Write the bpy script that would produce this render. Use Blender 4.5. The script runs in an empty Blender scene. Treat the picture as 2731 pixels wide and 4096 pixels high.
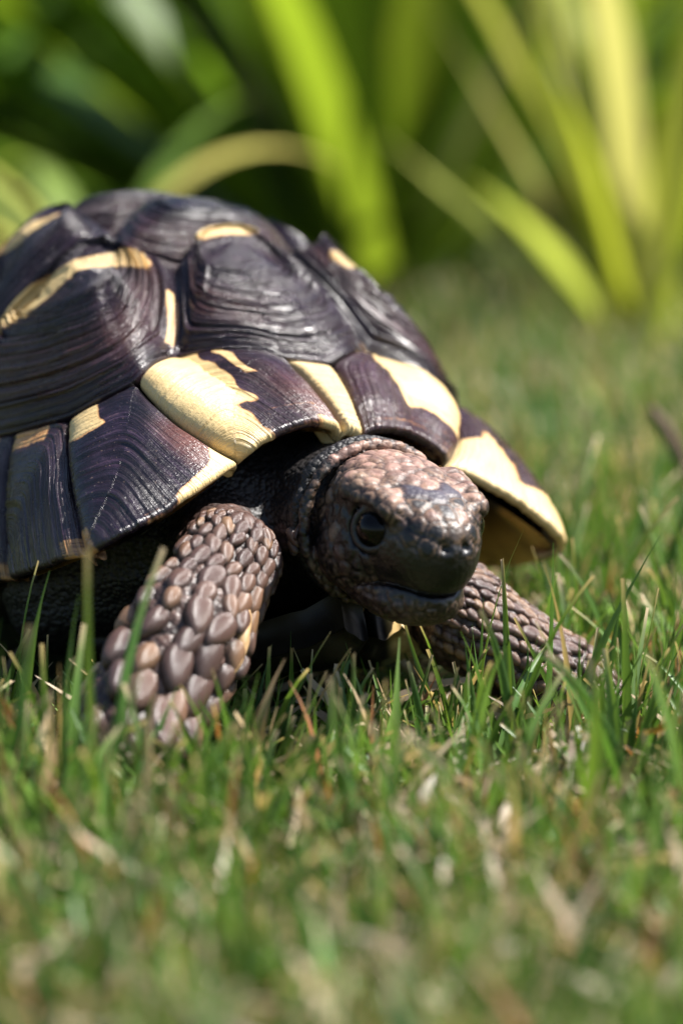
import bpy, math, random
import numpy as np
from mathutils import Vector, Matrix, Euler, kdtree

random.seed(7)
RNG = np.random.default_rng(7)
scene = bpy.context.scene
COL = scene.collection

# ------------------------------------------------------------------ camera
CAM_H = 0.105
PITCH = 0.15645
cd = bpy.data.cameras.new('camera')
cam = bpy.data.objects.new('camera', cd)
COL.objects.link(cam)
cam.location = (0, 0, CAM_H)
cam.rotation_euler = (math.pi / 2 - PITCH, 0, 0)
cd.sensor_fit = 'VERTICAL'
cd.sensor_height = 36
cd.sensor_width = 24
cd.lens = 85
cd.clip_start = 0.01
cd.clip_end = 200
cd.dof.use_dof = True
cd.dof.focus_distance = 0.408
cd.dof.aperture_fstop = 8.0
cd.dof.aperture_blades = 0
scene.camera = cam

# ------------------------------------------------------------------ light
SUN_DIR = Vector((0.60, 0.10, 0.85)).normalized()      # from the scene towards the sun
sun_el = math.asin(SUN_DIR.z)
sun_az = math.atan2(SUN_DIR.x, SUN_DIR.y)
world = bpy.data.worlds.new('World')
scene.world = world
world.use_nodes = True
nt = world.node_tree
bg = nt.nodes['Background']
sky = nt.nodes.new('ShaderNodeTexSky')
sky.sky_type = 'NISHITA'
sky.sun_disc = False
sky.sun_elevation = sun_el
sky.sun_rotation = sun_az
nt.links.new(sky.outputs[0], bg.inputs[0])
bg.inputs[1].default_value = 0.07
sd = bpy.data.lights.new('sun', 'SUN')
sd.energy = 5.0
sd.angle = math.radians(0.53)
sd.color = (1.0, 0.96, 0.91)
so = bpy.data.objects.new('sun', sd)
COL.objects.link(so)
so.rotation_euler = (-SUN_DIR).to_track_quat('-Z', 'Y').to_euler()
so.location = (0.5, 0.5, 2)
scene.view_settings.view_transform = 'Standard'
scene.view_settings.look = 'None'
scene.view_settings.exposure = 1.3
scene.view_settings.gamma = 1
scene.render.engine = 'CYCLES'


# ------------------------------------------------------------------ helpers
def smooth(e0, e1, x):
    t = np.clip((x - e0) / (e1 - e0), 0, 1)
    return t * t * (3 - 2 * t)


def hash3(i, j, k, seed):
    n = (i * 374761393 + j * 668265263 + k * 2147483647 + seed * 1274126177) & 0xFFFFFFFF
    n = ((n ^ (n >> 13)) * 1274126177) & 0xFFFFFFFF
    return ((n ^ (n >> 16)) & 0xFFFF) / 65535.0


def vnoise(P, scale, seed=0):
    """value noise of an (n,3) array"""
    Q = np.asarray(P, float) * scale + 1000.0
    I = np.floor(Q).astype(np.int64)
    f = Q - I
    f = f * f * (3 - 2 * f)
    out = 0
    for a in (0, 1):
        for b in (0, 1):
            for c in (0, 1):
                w = (f[..., 0] if a else 1 - f[..., 0]) * (f[..., 1] if b else 1 - f[..., 1]) * (f[..., 2] if c else 1 - f[..., 2])
                out = out + w * hash3(I[..., 0] + a, I[..., 1] + b, I[..., 2] + c, seed)
    return out


def mesh_np(name, V, Fq, smooth_shade=True):
    """V (n,3); Fq (m,3) or (m,4) int array"""
    me = bpy.data.meshes.new(name)
    V = np.asarray(V, np.float32)
    Fq = np.asarray(Fq, np.int32)
    k = Fq.shape[1]
    me.vertices.add(len(V))
    me.vertices.foreach_set('co', V.ravel())
    me.loops.add(Fq.size)
    me.loops.foreach_set('vertex_index', Fq.ravel())
    me.polygons.add(len(Fq))
    me.polygons.foreach_set('loop_start', np.arange(0, Fq.size, k, dtype=np.int32))
    me.polygons.foreach_set('loop_total', np.full(len(Fq), k, np.int32))
    me.update(calc_edges=True)
    me.validate()
    if smooth_shade:
        me.polygons.foreach_set('use_smooth', np.ones(len(me.polygons), bool))
    return me


def attr_f(me, name, vals):
    a = me.attributes.new(name, 'FLOAT', 'POINT')
    a.data.foreach_set('value', np.asarray(vals, np.float32).ravel())


def attr_c(me, name, rgb):
    a = me.attributes.new(name, 'FLOAT_COLOR', 'POINT')
    c = np.ones((len(rgb), 4), np.float32)
    c[:, :3] = rgb
    a.data.foreach_set('color', c.ravel())


def link(name, me, mat=None, parent=None):
    o = bpy.data.objects.new(name, me)
    COL.objects.link(o)
    if mat is not None and me is not None and not me.materials:
        me.materials.append(mat)
    if parent is not None:
        o.parent = parent
    return o


def tag(o, label=None, cat=None, group=None, kind=None):
    if label:
        o['label'] = label
    if cat:
        o['category'] = cat
    if group:
        o['group'] = group
    if kind:
        o['kind'] = kind
    return o


def empty(name, loc=(0, 0, 0), rot=(0, 0, 0)):
    o = bpy.data.objects.new(name, None)
    o.empty_display_size = 0.01
    COL.objects.link(o)
    o.location = loc
    o.rotation_euler = rot
    return o


def grid_faces(n, m, wrap=False):
    """n rows, m columns -> quads; wrap joins last column to first"""
    i = np.arange(n - 1)[:, None]
    j = np.arange(m if wrap else m - 1)[None, :]
    j2 = (j + 1) % m
    f = np.stack([i * m + j, i * m + j2, (i + 1) * m + j2, (i + 1) * m + j], -1)
    return f.reshape(-1, 4)


class Mat:
    """small node-building helper"""
    def __init__(self, name):
        self.m = bpy.data.materials.new(name)
        self.m.use_nodes = True
        self.t = self.m.node_tree
        self.b = self.t.nodes['Principled BSDF']
        self.out = self.t.nodes['Material Output']

    def n(self, typ, **kw):
        nd = self.t.nodes.new(typ)
        for k, v in kw.items():
            setattr(nd, k, v)
        return nd

    def l(self, a, b):
        self.t.links.new(a, b)

    def attr(self, name):
        return self.n('ShaderNodeAttribute', attribute_name=name)

    def noise(self, scale, detail=3, vec=None, rough=0.5):
        nd = self.n('ShaderNodeTexNoise')
        nd.inputs['Scale'].default_value = scale
        nd.inputs['Detail'].default_value = detail
        nd.inputs['Roughness'].default_value = rough
        if vec is not None:
            self.l(vec, nd.inputs['Vector'])
        return nd.outputs['Fac']

    def ramp(self, fac, stops):
        nd = self.n('ShaderNodeValToRGB')
        el = nd.color_ramp.elements
        while len(el) < len(stops):
            el.new(0.5)
        for e, (p, c) in zip(el, stops):
            e.position = p
            e.color = (*c, 1) if len(c) == 3 else c
        self.l(fac, nd.inputs[0])
        return nd.outputs[0]

    def mix(self, fac, a, b, blend='MIX'):
        nd = self.n('ShaderNodeMix', data_type='RGBA', blend_type=blend)
        for sock, v in ((nd.inputs[0], fac), (nd.inputs[6], a), (nd.inputs[7], b)):
            if isinstance(v, (int, float)):
                sock.default_value = v
            elif isinstance(v, tuple):
                sock.default_value = (*v, 1)
            else:
                self.l(v, sock)
        return nd.outputs[2]

    def math(self, op, a, b=None, clamp=False):
        nd = self.n('ShaderNodeMath', operation=op)
        nd.use_clamp = clamp
        for s, v in zip(nd.inputs, (a, b)):
            if v is None:
                continue
            if isinstance(v, (int, float)):
                s.default_value = v
            else:
                self.l(v, s)
        return nd.outputs[0]

    def bump(self, h, strength, dist):
        nd = self.n('ShaderNodeBump')
        nd.inputs['Strength'].default_value = strength
        nd.inputs['Distance'].default_value = dist
        self.l(h, nd.inputs['Height'])
        self.l(nd.outputs[0], self.b.inputs['Normal'])

    def color(self, c):
        if isinstance(c, tuple):
            self.b.inputs['Base Color'].default_value = (*c, 1)
        else:
            self.l(c, self.b.inputs['Base Color'])


# ------------------------------------------------------------------ materials
def mat_scute():
    M = Mat('horn_scute')
    cream = M.attr('cream').outputs['Fac']
    uv = M.attr('ringuv').outputs['Vector']
    warm = M.attr('warm').outputs['Fac']
    tc = M.n('ShaderNodeTexCoord').outputs['Object']
    mp = M.n('ShaderNodeMapping')
    mp.inputs['Scale'].default_value = (1.8, 62, 1)
    M.l(uv, mp.inputs[0])
    st1 = M.noise(1.0, 4, mp.outputs[0], 0.65)
    mpb = M.n('ShaderNodeMapping')
    mpb.inputs['Scale'].default_value = (3, 11, 1)
    M.l(uv, mpb.inputs[0])
    st0 = M.noise(1.0, 2, mpb.outputs[0], 0.5)
    streak = M.math('ADD', M.math('MULTIPLY', st1, 0.62), M.math('MULTIPLY', st0, 0.38))
    mp2 = M.n('ShaderNodeMapping')
    mp2.inputs['Scale'].default_value = (22, 2.5, 1)
    M.l(uv, mp2.inputs[0])
    ray = M.noise(1.0, 3, mp2.outputs[0], 0.6)
    blot = M.noise(140, 4, tc)
    dk = M.ramp(streak, [(0.42, (0.0025, 0.0025, 0.005)), (0.53, (0.009, 0.006, 0.013)), (0.66, (0.040, 0.024, 0.046))])
    w1 = M.math('MULTIPLY', warm, M.math('ADD', ray, 0.25))
    dk = M.mix(w1, dk, (0.13, 0.050, 0.040))
    # paler worn lines along the growth rings
    mpc = M.n('ShaderNodeMapping')
    mpc.inputs['Scale'].default_value = (30, 85, 1)
    M.l(uv, mpc.inputs[0])
    fl = M.ramp(M.noise(1.0, 2, mpc.outputs[0], 0.6), [(0.66, (0, 0, 0)), (0.73, (1, 1, 1))])
    dk = M.mix(M.math('MULTIPLY', fl, M.math('MULTIPLY', st1, 0.75)), dk, (0.30, 0.20, 0.15))
    worn = M.ramp(streak, [(0.60, (0, 0, 0)), (0.70, (1, 1, 1))])
    dk = M.mix(M.math('MULTIPLY', worn, 0.12), dk, (0.30, 0.19, 0.13))
    cfac = M.math('ADD', cream, M.math('MULTIPLY', M.math('SUBTRACT', M.math('ADD', M.math('MULTIPLY', streak, .4), M.math('MULTIPLY', ray, .6)), 0.5), 0.5))
    cr = M.mix(blot, (0.58, 0.37, 0.14), (0.67, 0.53, 0.27))
    cr = M.mix(M.math('MULTIPLY', worn, 0.5), cr, (0.50, 0.26, 0.10))
    edge = M.ramp(cfac, [(0.42, (0, 0, 0)), (0.52, (1, 1, 1))])
    orange = M.ramp(cfac, [(0.40, (0, 0, 0)), (0.50, (1, 1, 1)), (0.66, (0, 0, 0))])
    c = M.mix(edge, dk, cr)
    c = M.mix(M.math('MULTIPLY', orange, 0.75), c, (0.42, 0.16, 0.045))
    # fine pale scratches and dust
    vo = M.noise(900, 2, tc, 0.8)
    sp = M.ramp(vo, [(0.70, (0, 0, 0)), (0.76, (1, 1, 1))])
    c = M.mix(M.math('MULTIPLY', sp, 0.3), c, (0.45, 0.40, 0.38))
    M.color(c)
    ro = M.ramp(blot, [(0.3, (0.20,) * 3), (0.75, (0.40,) * 3)])
    M.l(M.mix(edge, ro, (0.45, 0.45, 0.45)), M.b.inputs['Roughness'])
    M.b.inputs['Specular IOR Level'].default_value = 0.6
    mp3 = M.n('ShaderNodeMapping')
    mp3.inputs['Scale'].default_value = (2.2, 120, 1)
    M.l(uv, mp3.inputs[0])
    fine = M.noise(1.0, 3, mp3.outputs[0], 0.6)
    h = M.math('ADD', M.math('MULTIPLY', fine, 1.0), M.math('MULTIPLY', vo, 0.35))
    M.bump(h, 0.8, 0.0006)
    return M.m


def mat_skin():
    M = Mat('reptile_skin')
    c = M.attr('tint').outputs['Color']
    tc = M.n('ShaderNodeTexCoord').outputs['Object']
    nz = M.noise(700, 4, tc, 0.7)
    c2 = M.mix(M.ramp(nz, [(0.35, (0, 0, 0)), (0.7, (1, 1, 1))]), c, (1.35, 1.25, 1.2), 'MULTIPLY')
    M.color(c2)
    vo = M.n('ShaderNodeTexVoronoi')
    vo.inputs['Scale'].default_value = 1100
    M.l(tc, vo.inputs['Vector'])
    gr = M.attr('grain').outputs['Fac']
    h = M.math('ADD', M.math('MULTIPLY', M.math('MULTIPLY', vo.outputs['Distance'], -1.0), gr), M.math('MULTIPLY', nz, 0.15))
    M.bump(h, 0.8, 0.0005)
    M.l(M.attr('gloss').outputs['Fac'], M.b.inputs['Roughness'])
    M.b.inputs['Specular IOR Level'].default_value = 0.5
    return M.m


def mat_scale():
    M = Mat('limb_scale')
    oi = M.n('ShaderNodeObjectInfo')
    tc = M.n('ShaderNodeTexCoord').outputs['Object']
    base = M.ramp(oi.outputs['Random'], [(0.0, (0.060, 0.035, 0.028)), (0.35, (0.115, 0.062, 0.045)), (0.6, (0.16, 0.09, 0.062)), (0.82, (0.25, 0.135, 0.075)), (1.0, (0.36, 0.20, 0.09))])
    nz = M.noise(320, 4, tc)
    c = M.mix(M.ramp(nz, [(0.35, (0, 0, 0)), (0.65, (1, 1, 1))]), base, (0.075, 0.042, 0.036))
    # pale outer margin of each scale is stored as attribute
    edge = M.attr('rim').outputs['Fac']
    c = M.mix(edge, c, (0.028, 0.018, 0.016))
    M.color(c)
    M.b.inputs['Roughness'].default_value = 0.27
    M.b.inputs['Specular IOR Level'].default_value = 0.6
    M.bump(M.noise(900, 3, tc), 0.35, 0.0003)
    return M.m


def mat_simple(name, col, rough=0.5, spec=0.5):
    M = Mat(name)
    M.color(col)
    M.b.inputs['Roughness'].default_value = rough
    M.b.inputs['Specular IOR Level'].default_value = spec
    return M.m


def mat_lining():
    M = Mat('shell_lining')
    c = M.attr('tint').outputs['Color']
    tc = M.n('ShaderNodeTexCoord').outputs['Object']
    nz = M.noise(160, 4, tc)
    M.color(M.mix(M.ramp(nz, [(0.45, (0, 0, 0)), (0.75, (1,) * 3)]), c, (0.45, 0.38, 0.3), 'MULTIPLY'))
    M.b.inputs['Roughness'].default_value = 0.5
    M.b.inputs['Specular IOR Level'].default_value = 0.3
    M.bump(nz, 0.3, 0.0008)
    return M.m


def mat_leafy(name, trans=0.35, rough=0.45):
    """leaf / blade: colour attribute, light passes through"""
    M = Mat(name)
    c = M.attr('tint').outputs['Color']
    M.color(c)
    M.b.inputs['Roughness'].default_value = rough
    M.b.inputs['Specular IOR Level'].default_value = 0.4
    tr = M.n('ShaderNodeBsdfTranslucent')
    M.l(M.mix(1.0, c, (1.25, 1.22, 0.7), 'MULTIPLY'), tr.inputs['Color'])
    mx = M.n('ShaderNodeMixShader')
    mx.inputs[0].default_value = trans
    M.l(M.b.outputs[0], mx.inputs[1])
    M.l(tr.outputs[0], mx.inputs[2])
    M.l(mx.outputs[0], M.out.inputs['Surface'])
    return M.m


def mat_ground():
    M = Mat('soil_and_thatch')
    tc = M.n('ShaderNodeTexCoord').outputs['Object']
    n1 = M.noise(60, 6, tc, 0.7)
    n2 = M.noise(7, 3, tc)
    c = M.ramp(n1, [(0.3, (0.030, 0.024, 0.012)), (0.5, (0.060, 0.060, 0.022)), (0.7, (0.14, 0.11, 0.055))])
    c = M.mix(M.math('ADD', M.math('MULTIPLY', n2, 0.6), 0.3), c, (0.060, 0.095, 0.022))
    M.color(c)
    M.b.inputs['Roughness'].default_value = 0.95
    M.bump(n1, 0.8, 0.006)
    return M.m


MAT = dict(shrub=mat_leafy('shrub_leaf', 0.35, 0.8), scute=mat_scute(), skin=mat_skin(), scale=mat_scale(), lining=mat_lining(),
           grass=mat_leafy('grass_blade', 0.33, 0.42), leaf=mat_leafy('strap_leaf', 0.48, 0.42),
           ground=mat_ground(), eye=mat_simple('wet_eye', (0.003, 0.002, 0.002), 0.12, 0.2),
           claw=mat_simple('claw_horn', (0.09, 0.06, 0.04), 0.35))

# ------------------------------------------------------------------ ground
g = 40.0
gm = mesh_np('ground', [(-g, -g, 0), (g, -g, 0), (g, g, 0), (-g, g, 0)], [(0, 1, 2, 3)], False)
tag(link('ground', gm, MAT['ground']), kind='structure')

# ================================================================== TORTOISE
T_LOC = (-0.02719, 0.45538, 0.00486)
T_YAW, T_PIT, T_ROL = -0.96801, -0.18952, -0.08930
MM = 0.001
tortoise = empty('tortoise', T_LOC, (T_ROL, T_PIT, T_YAW))
tag(tortoise, 'tortoise with dark ringed cream-edged shell walking through the short grass', 'tortoise')
carapace = None

# ---- junctions of the scutes, tortoise frame in mm: x forward, y to its left, z up
J = {}


def jn(name, right, left=None):
    if left is None:
        left = (right[0], -right[1], right[2])
    J[name, -1] = np.array(right, float)
    J[name, 1] = np.array(left, float)


jn('Nt', (54.0, -1.8, 39.3), (54.0, 1.75, 38.5))
jn('Ntop', (41.4, -4.7, 52.7), (41.3, 4.65, 52.1))
jn('V1f', (29.5, -20.4, 53.8), (29.6, 20.3, 55.8))
jn('M12r', (51.7, -22.4, 33.8), (51.6, 22.4, 33.5))
jn('M12c', (36.2, -32.6, 48.2), (35.5, 33.5, 47.5))
jn('M23r', (48.7, -50.2, 18.5))
jn('M23c', (25.4, -40.25, 42.9), (24.5, 46.5, 44.5))
jn('M34r', (20.5, -49.5, 15.6), (24.0, 57.0, 16.5))
jn('M34c', (14.0, -45.1, 41.4), (12.0, 51.5, 43.5))
jn('M45r', (5, -52, 16), (7, 59, 17)); jn('M45c', (1.5, -47.5, 40.5), (0, 54, 43))
jn('M56r', (-9, -53, 16), (-9, 58, 17)); jn('M56c', (-14, -49.4, 39.4), (-14, 54, 42))
jn('M67r', (-22, -54, 17)); jn('M67c', (-24, -50, 39))
jn('M78r', (-35, -55, 17)); jn('M78c', (-33, -49.5, 39))
jn('M89r', (-49, -54, 18)); jn('M89c', (-44, -47, 39))
jn('M90r', (-62, -49, 19)); jn('M90c', (-53, -41, 40))
jn('M01r', (-73, -38, 21)); jn('M01c', (-61, -31, 43))
jn('M11r', (-82, -14, 23)); jn('M11c', (-71, -12, 48))
jn('V1V2', (14.6, -11.7, 72.1), (14.9, 11.3, 76.0))
jn('V2C', (9.0, -19.8, 75.5), (8.0, 20.5, 76.5))
jn('C12', (-10.5, -49.0, 39.6), (-8.0, 54.2, 42.4))
jn('V2V3', (-7, -12.5, 82.5)); jn('V3C', (-17, -23, 81))
jn('C23', (-30, -50, 39.0), (-30, 51.5, 40)); jn('V3V4', (-28, -13, 82)); jn('V4C', (-38, -22, 75))
jn('C34', (-46, -46.3, 39.2)); jn('V4V5', (-48, -12, 71)); jn('V5b', (-65, -22, 50))

AX = np.array([-13.0, 0.0, 38.0])
EDGE_OFF = {}     # extra mid offset of an edge


def edge(a, b, n=40):
    A, B = J[a], J[b]
    t = np.linspace(0, 1, n)[:, None]
    L = np.linalg.norm(B - A)
    mid = (A + B) / 2
    d = mid - AX
    d = d / np.array([1.35, 1.0, 1.0])
    d = d / np.linalg.norm(d)
    off = d * L * L / (8 * 62.0)
    key = (a, b) if (a, b) in EDGE_OFF else (b, a)
    if key in EDGE_OFF:
        off = off + np.array(EDGE_OFF[key])
    return A * (1 - t) + B * t + off * 4 * t * (1 - t)


for s in (-1, 1):
    EDGE_OFF[('M12r', s), ('Nt', s)] = (0, 0, 2.4)
    EDGE_OFF[('M23r', s), ('M12r', s)] = (2.5, s * 2.2, -2.2)
    EDGE_OFF[('M12c', s), ('M12r', s)] = (0.6, s * 2.0, -0.6)
    EDGE_OFF[('M12c', s), ('V1f', s)] = (2.0, s * 1.5, 1.0)
    EDGE_OFF[('M23c', s), ('M12c', s)] = (0.5, s * 0.3, 0)
    EDGE_OFF[('V1f', s), ('Ntop', s)] = (2.0, 0, 1.2)
    EDGE_OFF[('V1V2', s), ('V1f', s)] = (1.0, -s * 0.5, 0)


def resample(P, n, closed=True):
    d = np.linalg.norm(np.diff(P, axis=0), axis=1)
    s = np.concatenate([[0], np.cumsum(d)])
    t = np.linspace(0, s[-1], n + 1)[:-1] if closed else np.linspace(0, s[-1], n)
    return np.stack([np.interp(t, s, P[:, k]) for k in range(3)], 1)


def grid_normals(P, wrap):
    du = (np.roll(P, -1, 1) - np.roll(P, 1, 1)) if wrap else np.gradient(P, axis=1)
    dr = np.gradient(P, axis=0)
    n = np.cross(du, dr)
    n /= np.linalg.norm(n, axis=-1, keepdims=True) + 1e-9
    return n


def ring_profile(rng, nr_major, deep):
    """growth-ring relief as a function of r in 0..1 (mm); terraces with thin furrows"""
    x = np.linspace(0, 1, 1000)
    pos = np.sort(rng.uniform(0.10, 0.99, nr_major))
    y = np.zeros_like(x)
    for p in pos:
        w = rng.uniform(0.007, 0.013)
        y -= rng.uniform(0.35, 1.0) * deep * np.exp(-((x - p) / w) ** 2)
        y += rng.uniform(0.1, 0.5) * deep * np.exp(-((x - p - 2.2 * w) / (1.6 * w)) ** 2)
    nn_ = nr_major - 4
    stp = np.concatenate([[0], np.sort(np.linspace(0.07, 0.95, nn_) + rng.uniform(-.4, .4, nn_) * 0.88 / nn_), [1.0]])
    k = np.clip(np.searchsorted(stp, x, side='right') - 1, 0, len(stp) - 2)
    f = (x - stp[k]) / (stp[k + 1] - stp[k])
    y += deep * 0.75 * np.clip((stp[k + 1] - stp[k]) * 16, 0.3, 1.4) * (f - 0.5) * smooth(1.0, 0.88, f)
    y += deep * 0.10 * np.sin(2 * np.pi * (rng.uniform(34, 46) * x + rng.uniform()))
    y *= smooth(0.06, 0.16, x)
    return x, y


def capsules(P, strokes):
    """0..1 mask of brush strokes: (x0,y0,z0, x1,y1,z1, radius, softness)"""
    out = np.zeros(len(P))
    for st in strokes:
        a = np.array(st[0:3]); b = np.array(st[3:6]); rad, soft = st[6], st[7]
        ab = b - a
        t = np.clip(((P - a) @ ab) / max(ab @ ab, 1e-6), 0, 1)
        d = np.linalg.norm(P - (a + t[:, None] * ab), axis=1)
        out = np.maximum(out, smooth(rad + soft, rad - soft, d))
    return out


def store_scute(name, V, F, uv, cream, warm):
    me = mesh_np(name, V * MM, F)
    attr_f(me, 'cream', cream)
    attr_f(me, 'warm', warm)
    a = me.attributes.new('ringuv', 'FLOAT_VECTOR', 'POINT')
    u3 = np.zeros((len(V), 3), np.float32)
    u3[:, :2] = uv
    a.data.foreach_set('vector', u3.ravel())
    return link(name, me, MAT['scute'], carapace)


def fan_scute(name, loop, areola, hgt, seed, hi=True, pw=2.8, deep=0.42, akr=0.36, rings=15, cream=None, warm=None, keel=0.0, rnd=0.45):
    rng = np.random.default_rng(seed)
    nt_, nr_ = (220, 150) if hi else (80, 40)
    pts = []
    for k in range(len(loop)):
        pts.append(edge(loop[k], loop[(k + 1) % len(loop)])[:-1])
    pts = np.concatenate(pts + [pts[0][:1]])
    B = resample(pts, nt_)
    Bs = B.copy()
    for _ in range(2 if hi else 1):
        Bs = (np.roll(Bs, 1, 0) + 2 * Bs + np.roll(Bs, -1, 0)) / 4
    cen = Bs.mean(0)
    nrm = np.cross(Bs, np.roll(Bs, -1, 0)).sum(0)
    nrm /= np.linalg.norm(nrm)
    if nrm @ (cen - AX) < 0:
        nrm = -nrm
        Bs = Bs[::-1].copy()
    inw = cen - Bs
    Bs = Bs + 0.25 * inw / np.linalg.norm(inw, axis=1, keepdims=True)
    ca = np.array(areola, float)
    A = ca + akr * (Bs - cen)
    r = np.concatenate([[0, .33, .66], np.linspace(1, nr_, nr_) / nr_ * 1.0])
    r = np.concatenate([np.linspace(0, 0.06, 4)[:-1], np.linspace(0.06, 1.0, nr_)])
    c = np.full_like(r, 1.0)
    Bh = Bs.copy()
    for _ in range(int(rnd * (nt_ / 10) ** 2)):
        Bh = (np.roll(Bh, 1, 0) + 2 * Bh + np.roll(Bh, -1, 0)) / 4
    A = ca + akr * (Bh - cen)
    D = A - Bs
    dn = D @ nrm
    Dt = D - dn[:, None] * nrm
    P = Bs[None] + (Bh - Bs)[None] * np.sin(np.pi * np.clip(r, 0, 1))[:, None, None] * 0.65 + Dt[None] * (1 - r[:, None, None]) + nrm * ((dn[None] + hgt) * (1 - r[:, None] ** pw))[..., None]
    if keel:
        lat = P[..., 1] / keel
        P = P + nrm * (1.6 * np.exp(-lat ** 2) * (1 - r[:, None] ** 4))[..., None]
    N = grid_normals(P, True)
    if (N * nrm).sum() < 0:
        N = -N
    x, y = ring_profile(rng, rings, deep)
    tt = np.linspace(0, 1, nt_, endpoint=False)
    wob = 0.003 * np.sin(2 * np.pi * (3 * tt + rng.uniform())) + 0.002 * np.sin(2 * np.pi * (7 * tt + rng.uniform())) \
        + 0.004 * (vnoise(Bs, 0.12, seed) - 0.5)
    rr = np.clip(r[:, None] + wob[None, :], 0, 1)
    amp = 0.75 + 0.5 * vnoise(P.reshape(-1, 3), 0.10, seed + 3).reshape(P.shape[:2])
    disp = np.interp(rr, x, y) * amp
    disp = disp + 0.16 * (vnoise(P.reshape(-1, 3), 0.22, seed + 5).reshape(P.shape[:2]) - 0.5)
    P = P + N * disp[..., None]
    # granular areola inside the first ring
    C0 = P[0].mean(0)
    inner = []
    for q in np.linspace(0.08, 1, 12, endpoint=False):
        row = C0 + (P[0] - C0) * q + nrm * 0.9 * (1 - q * q)
        inner.append(row + nrm * (0.30 * (vnoise(row, 1.1, seed + 7) - 0.5))[:, None])
    # centre fan, skirt into the seam
    skirt = Bs - nrm * 1.6 - 0.0 * inw
    skirt1 = Bs - nrm * 0.5 + 0.12 * (Bs - cen) / np.linalg.norm(Bs - cen, axis=1, keepdims=True)
    rows = np.concatenate([np.stack(inner), P, skirt1[None], skirt[None]])
    R = np.concatenate([np.linspace(-.25, 0, 12, endpoint=False), r, [1.0, 1.0]])
    n, m = rows.shape[:2]
    V = rows.reshape(-1, 3)
    F = grid_faces(n, m, True)
    V = np.concatenate([V, rows[0].mean(0)[None]])
    cidx = len(V) - 1
    j = np.arange(m)
    fan = np.stack([np.full(m, cidx), (j + 1) % m, j, np.full(m, cidx)], 1)
    # triangles of the fan as degenerate-free quads: pair neighbouring spokes
    fan = np.stack([np.full(m // 2, cidx), (2 * np.arange(m // 2) + 2) % m, 2 * np.arange(m // 2) + 1, 2 * np.arange(m // 2)], 1)
    F = np.concatenate([F, fan])
    uvs = np.stack([np.tile(0.5 + 0.5 * np.sin(2 * np.pi * tt) + 0.6 * np.cos(2 * np.pi * tt), (n, 1)), np.tile(R[:, None], (1, m))], -1).reshape(-1, 2)
    uvs[:, 0] += seed * 3.1
    uvs[:, 1] += seed * 1.7
    uvs = np.concatenate([uvs, uvs[:1]])
    cr = np.zeros(len(V)) if cream is None else cream(V, np.concatenate([np.repeat(R, m), [0]]))
    wm = (0.15 + 0.0 * V[:, 0]) if warm is None else warm(V, np.concatenate([np.repeat(R, m), [0]]))
    return store_scute(name, V, F, uvs, cr, wm * 0.6)


def coons(top, bot, left, right, na, nb):
    top = resample(top, na, False); bot = resample(bot, na, False)
    left = resample(left, nb, False); right = resample(right, nb, False)
    a = np.linspace(0, 1, na)[None, :, None]
    b = np.linspace(0, 1, nb)[:, None, None]
    P = (1 - b) * top[None] + b * bot[None] + (1 - a) * left[:, None] + a * right[:, None]
    P = P - ((1 - a) * (1 - b) * top[0] + a * (1 - b) * top[-1] + (1 - a) * b * bot[0] + a * b * bot[-1])
    return P, a[..., 0], b[..., 0]


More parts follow.
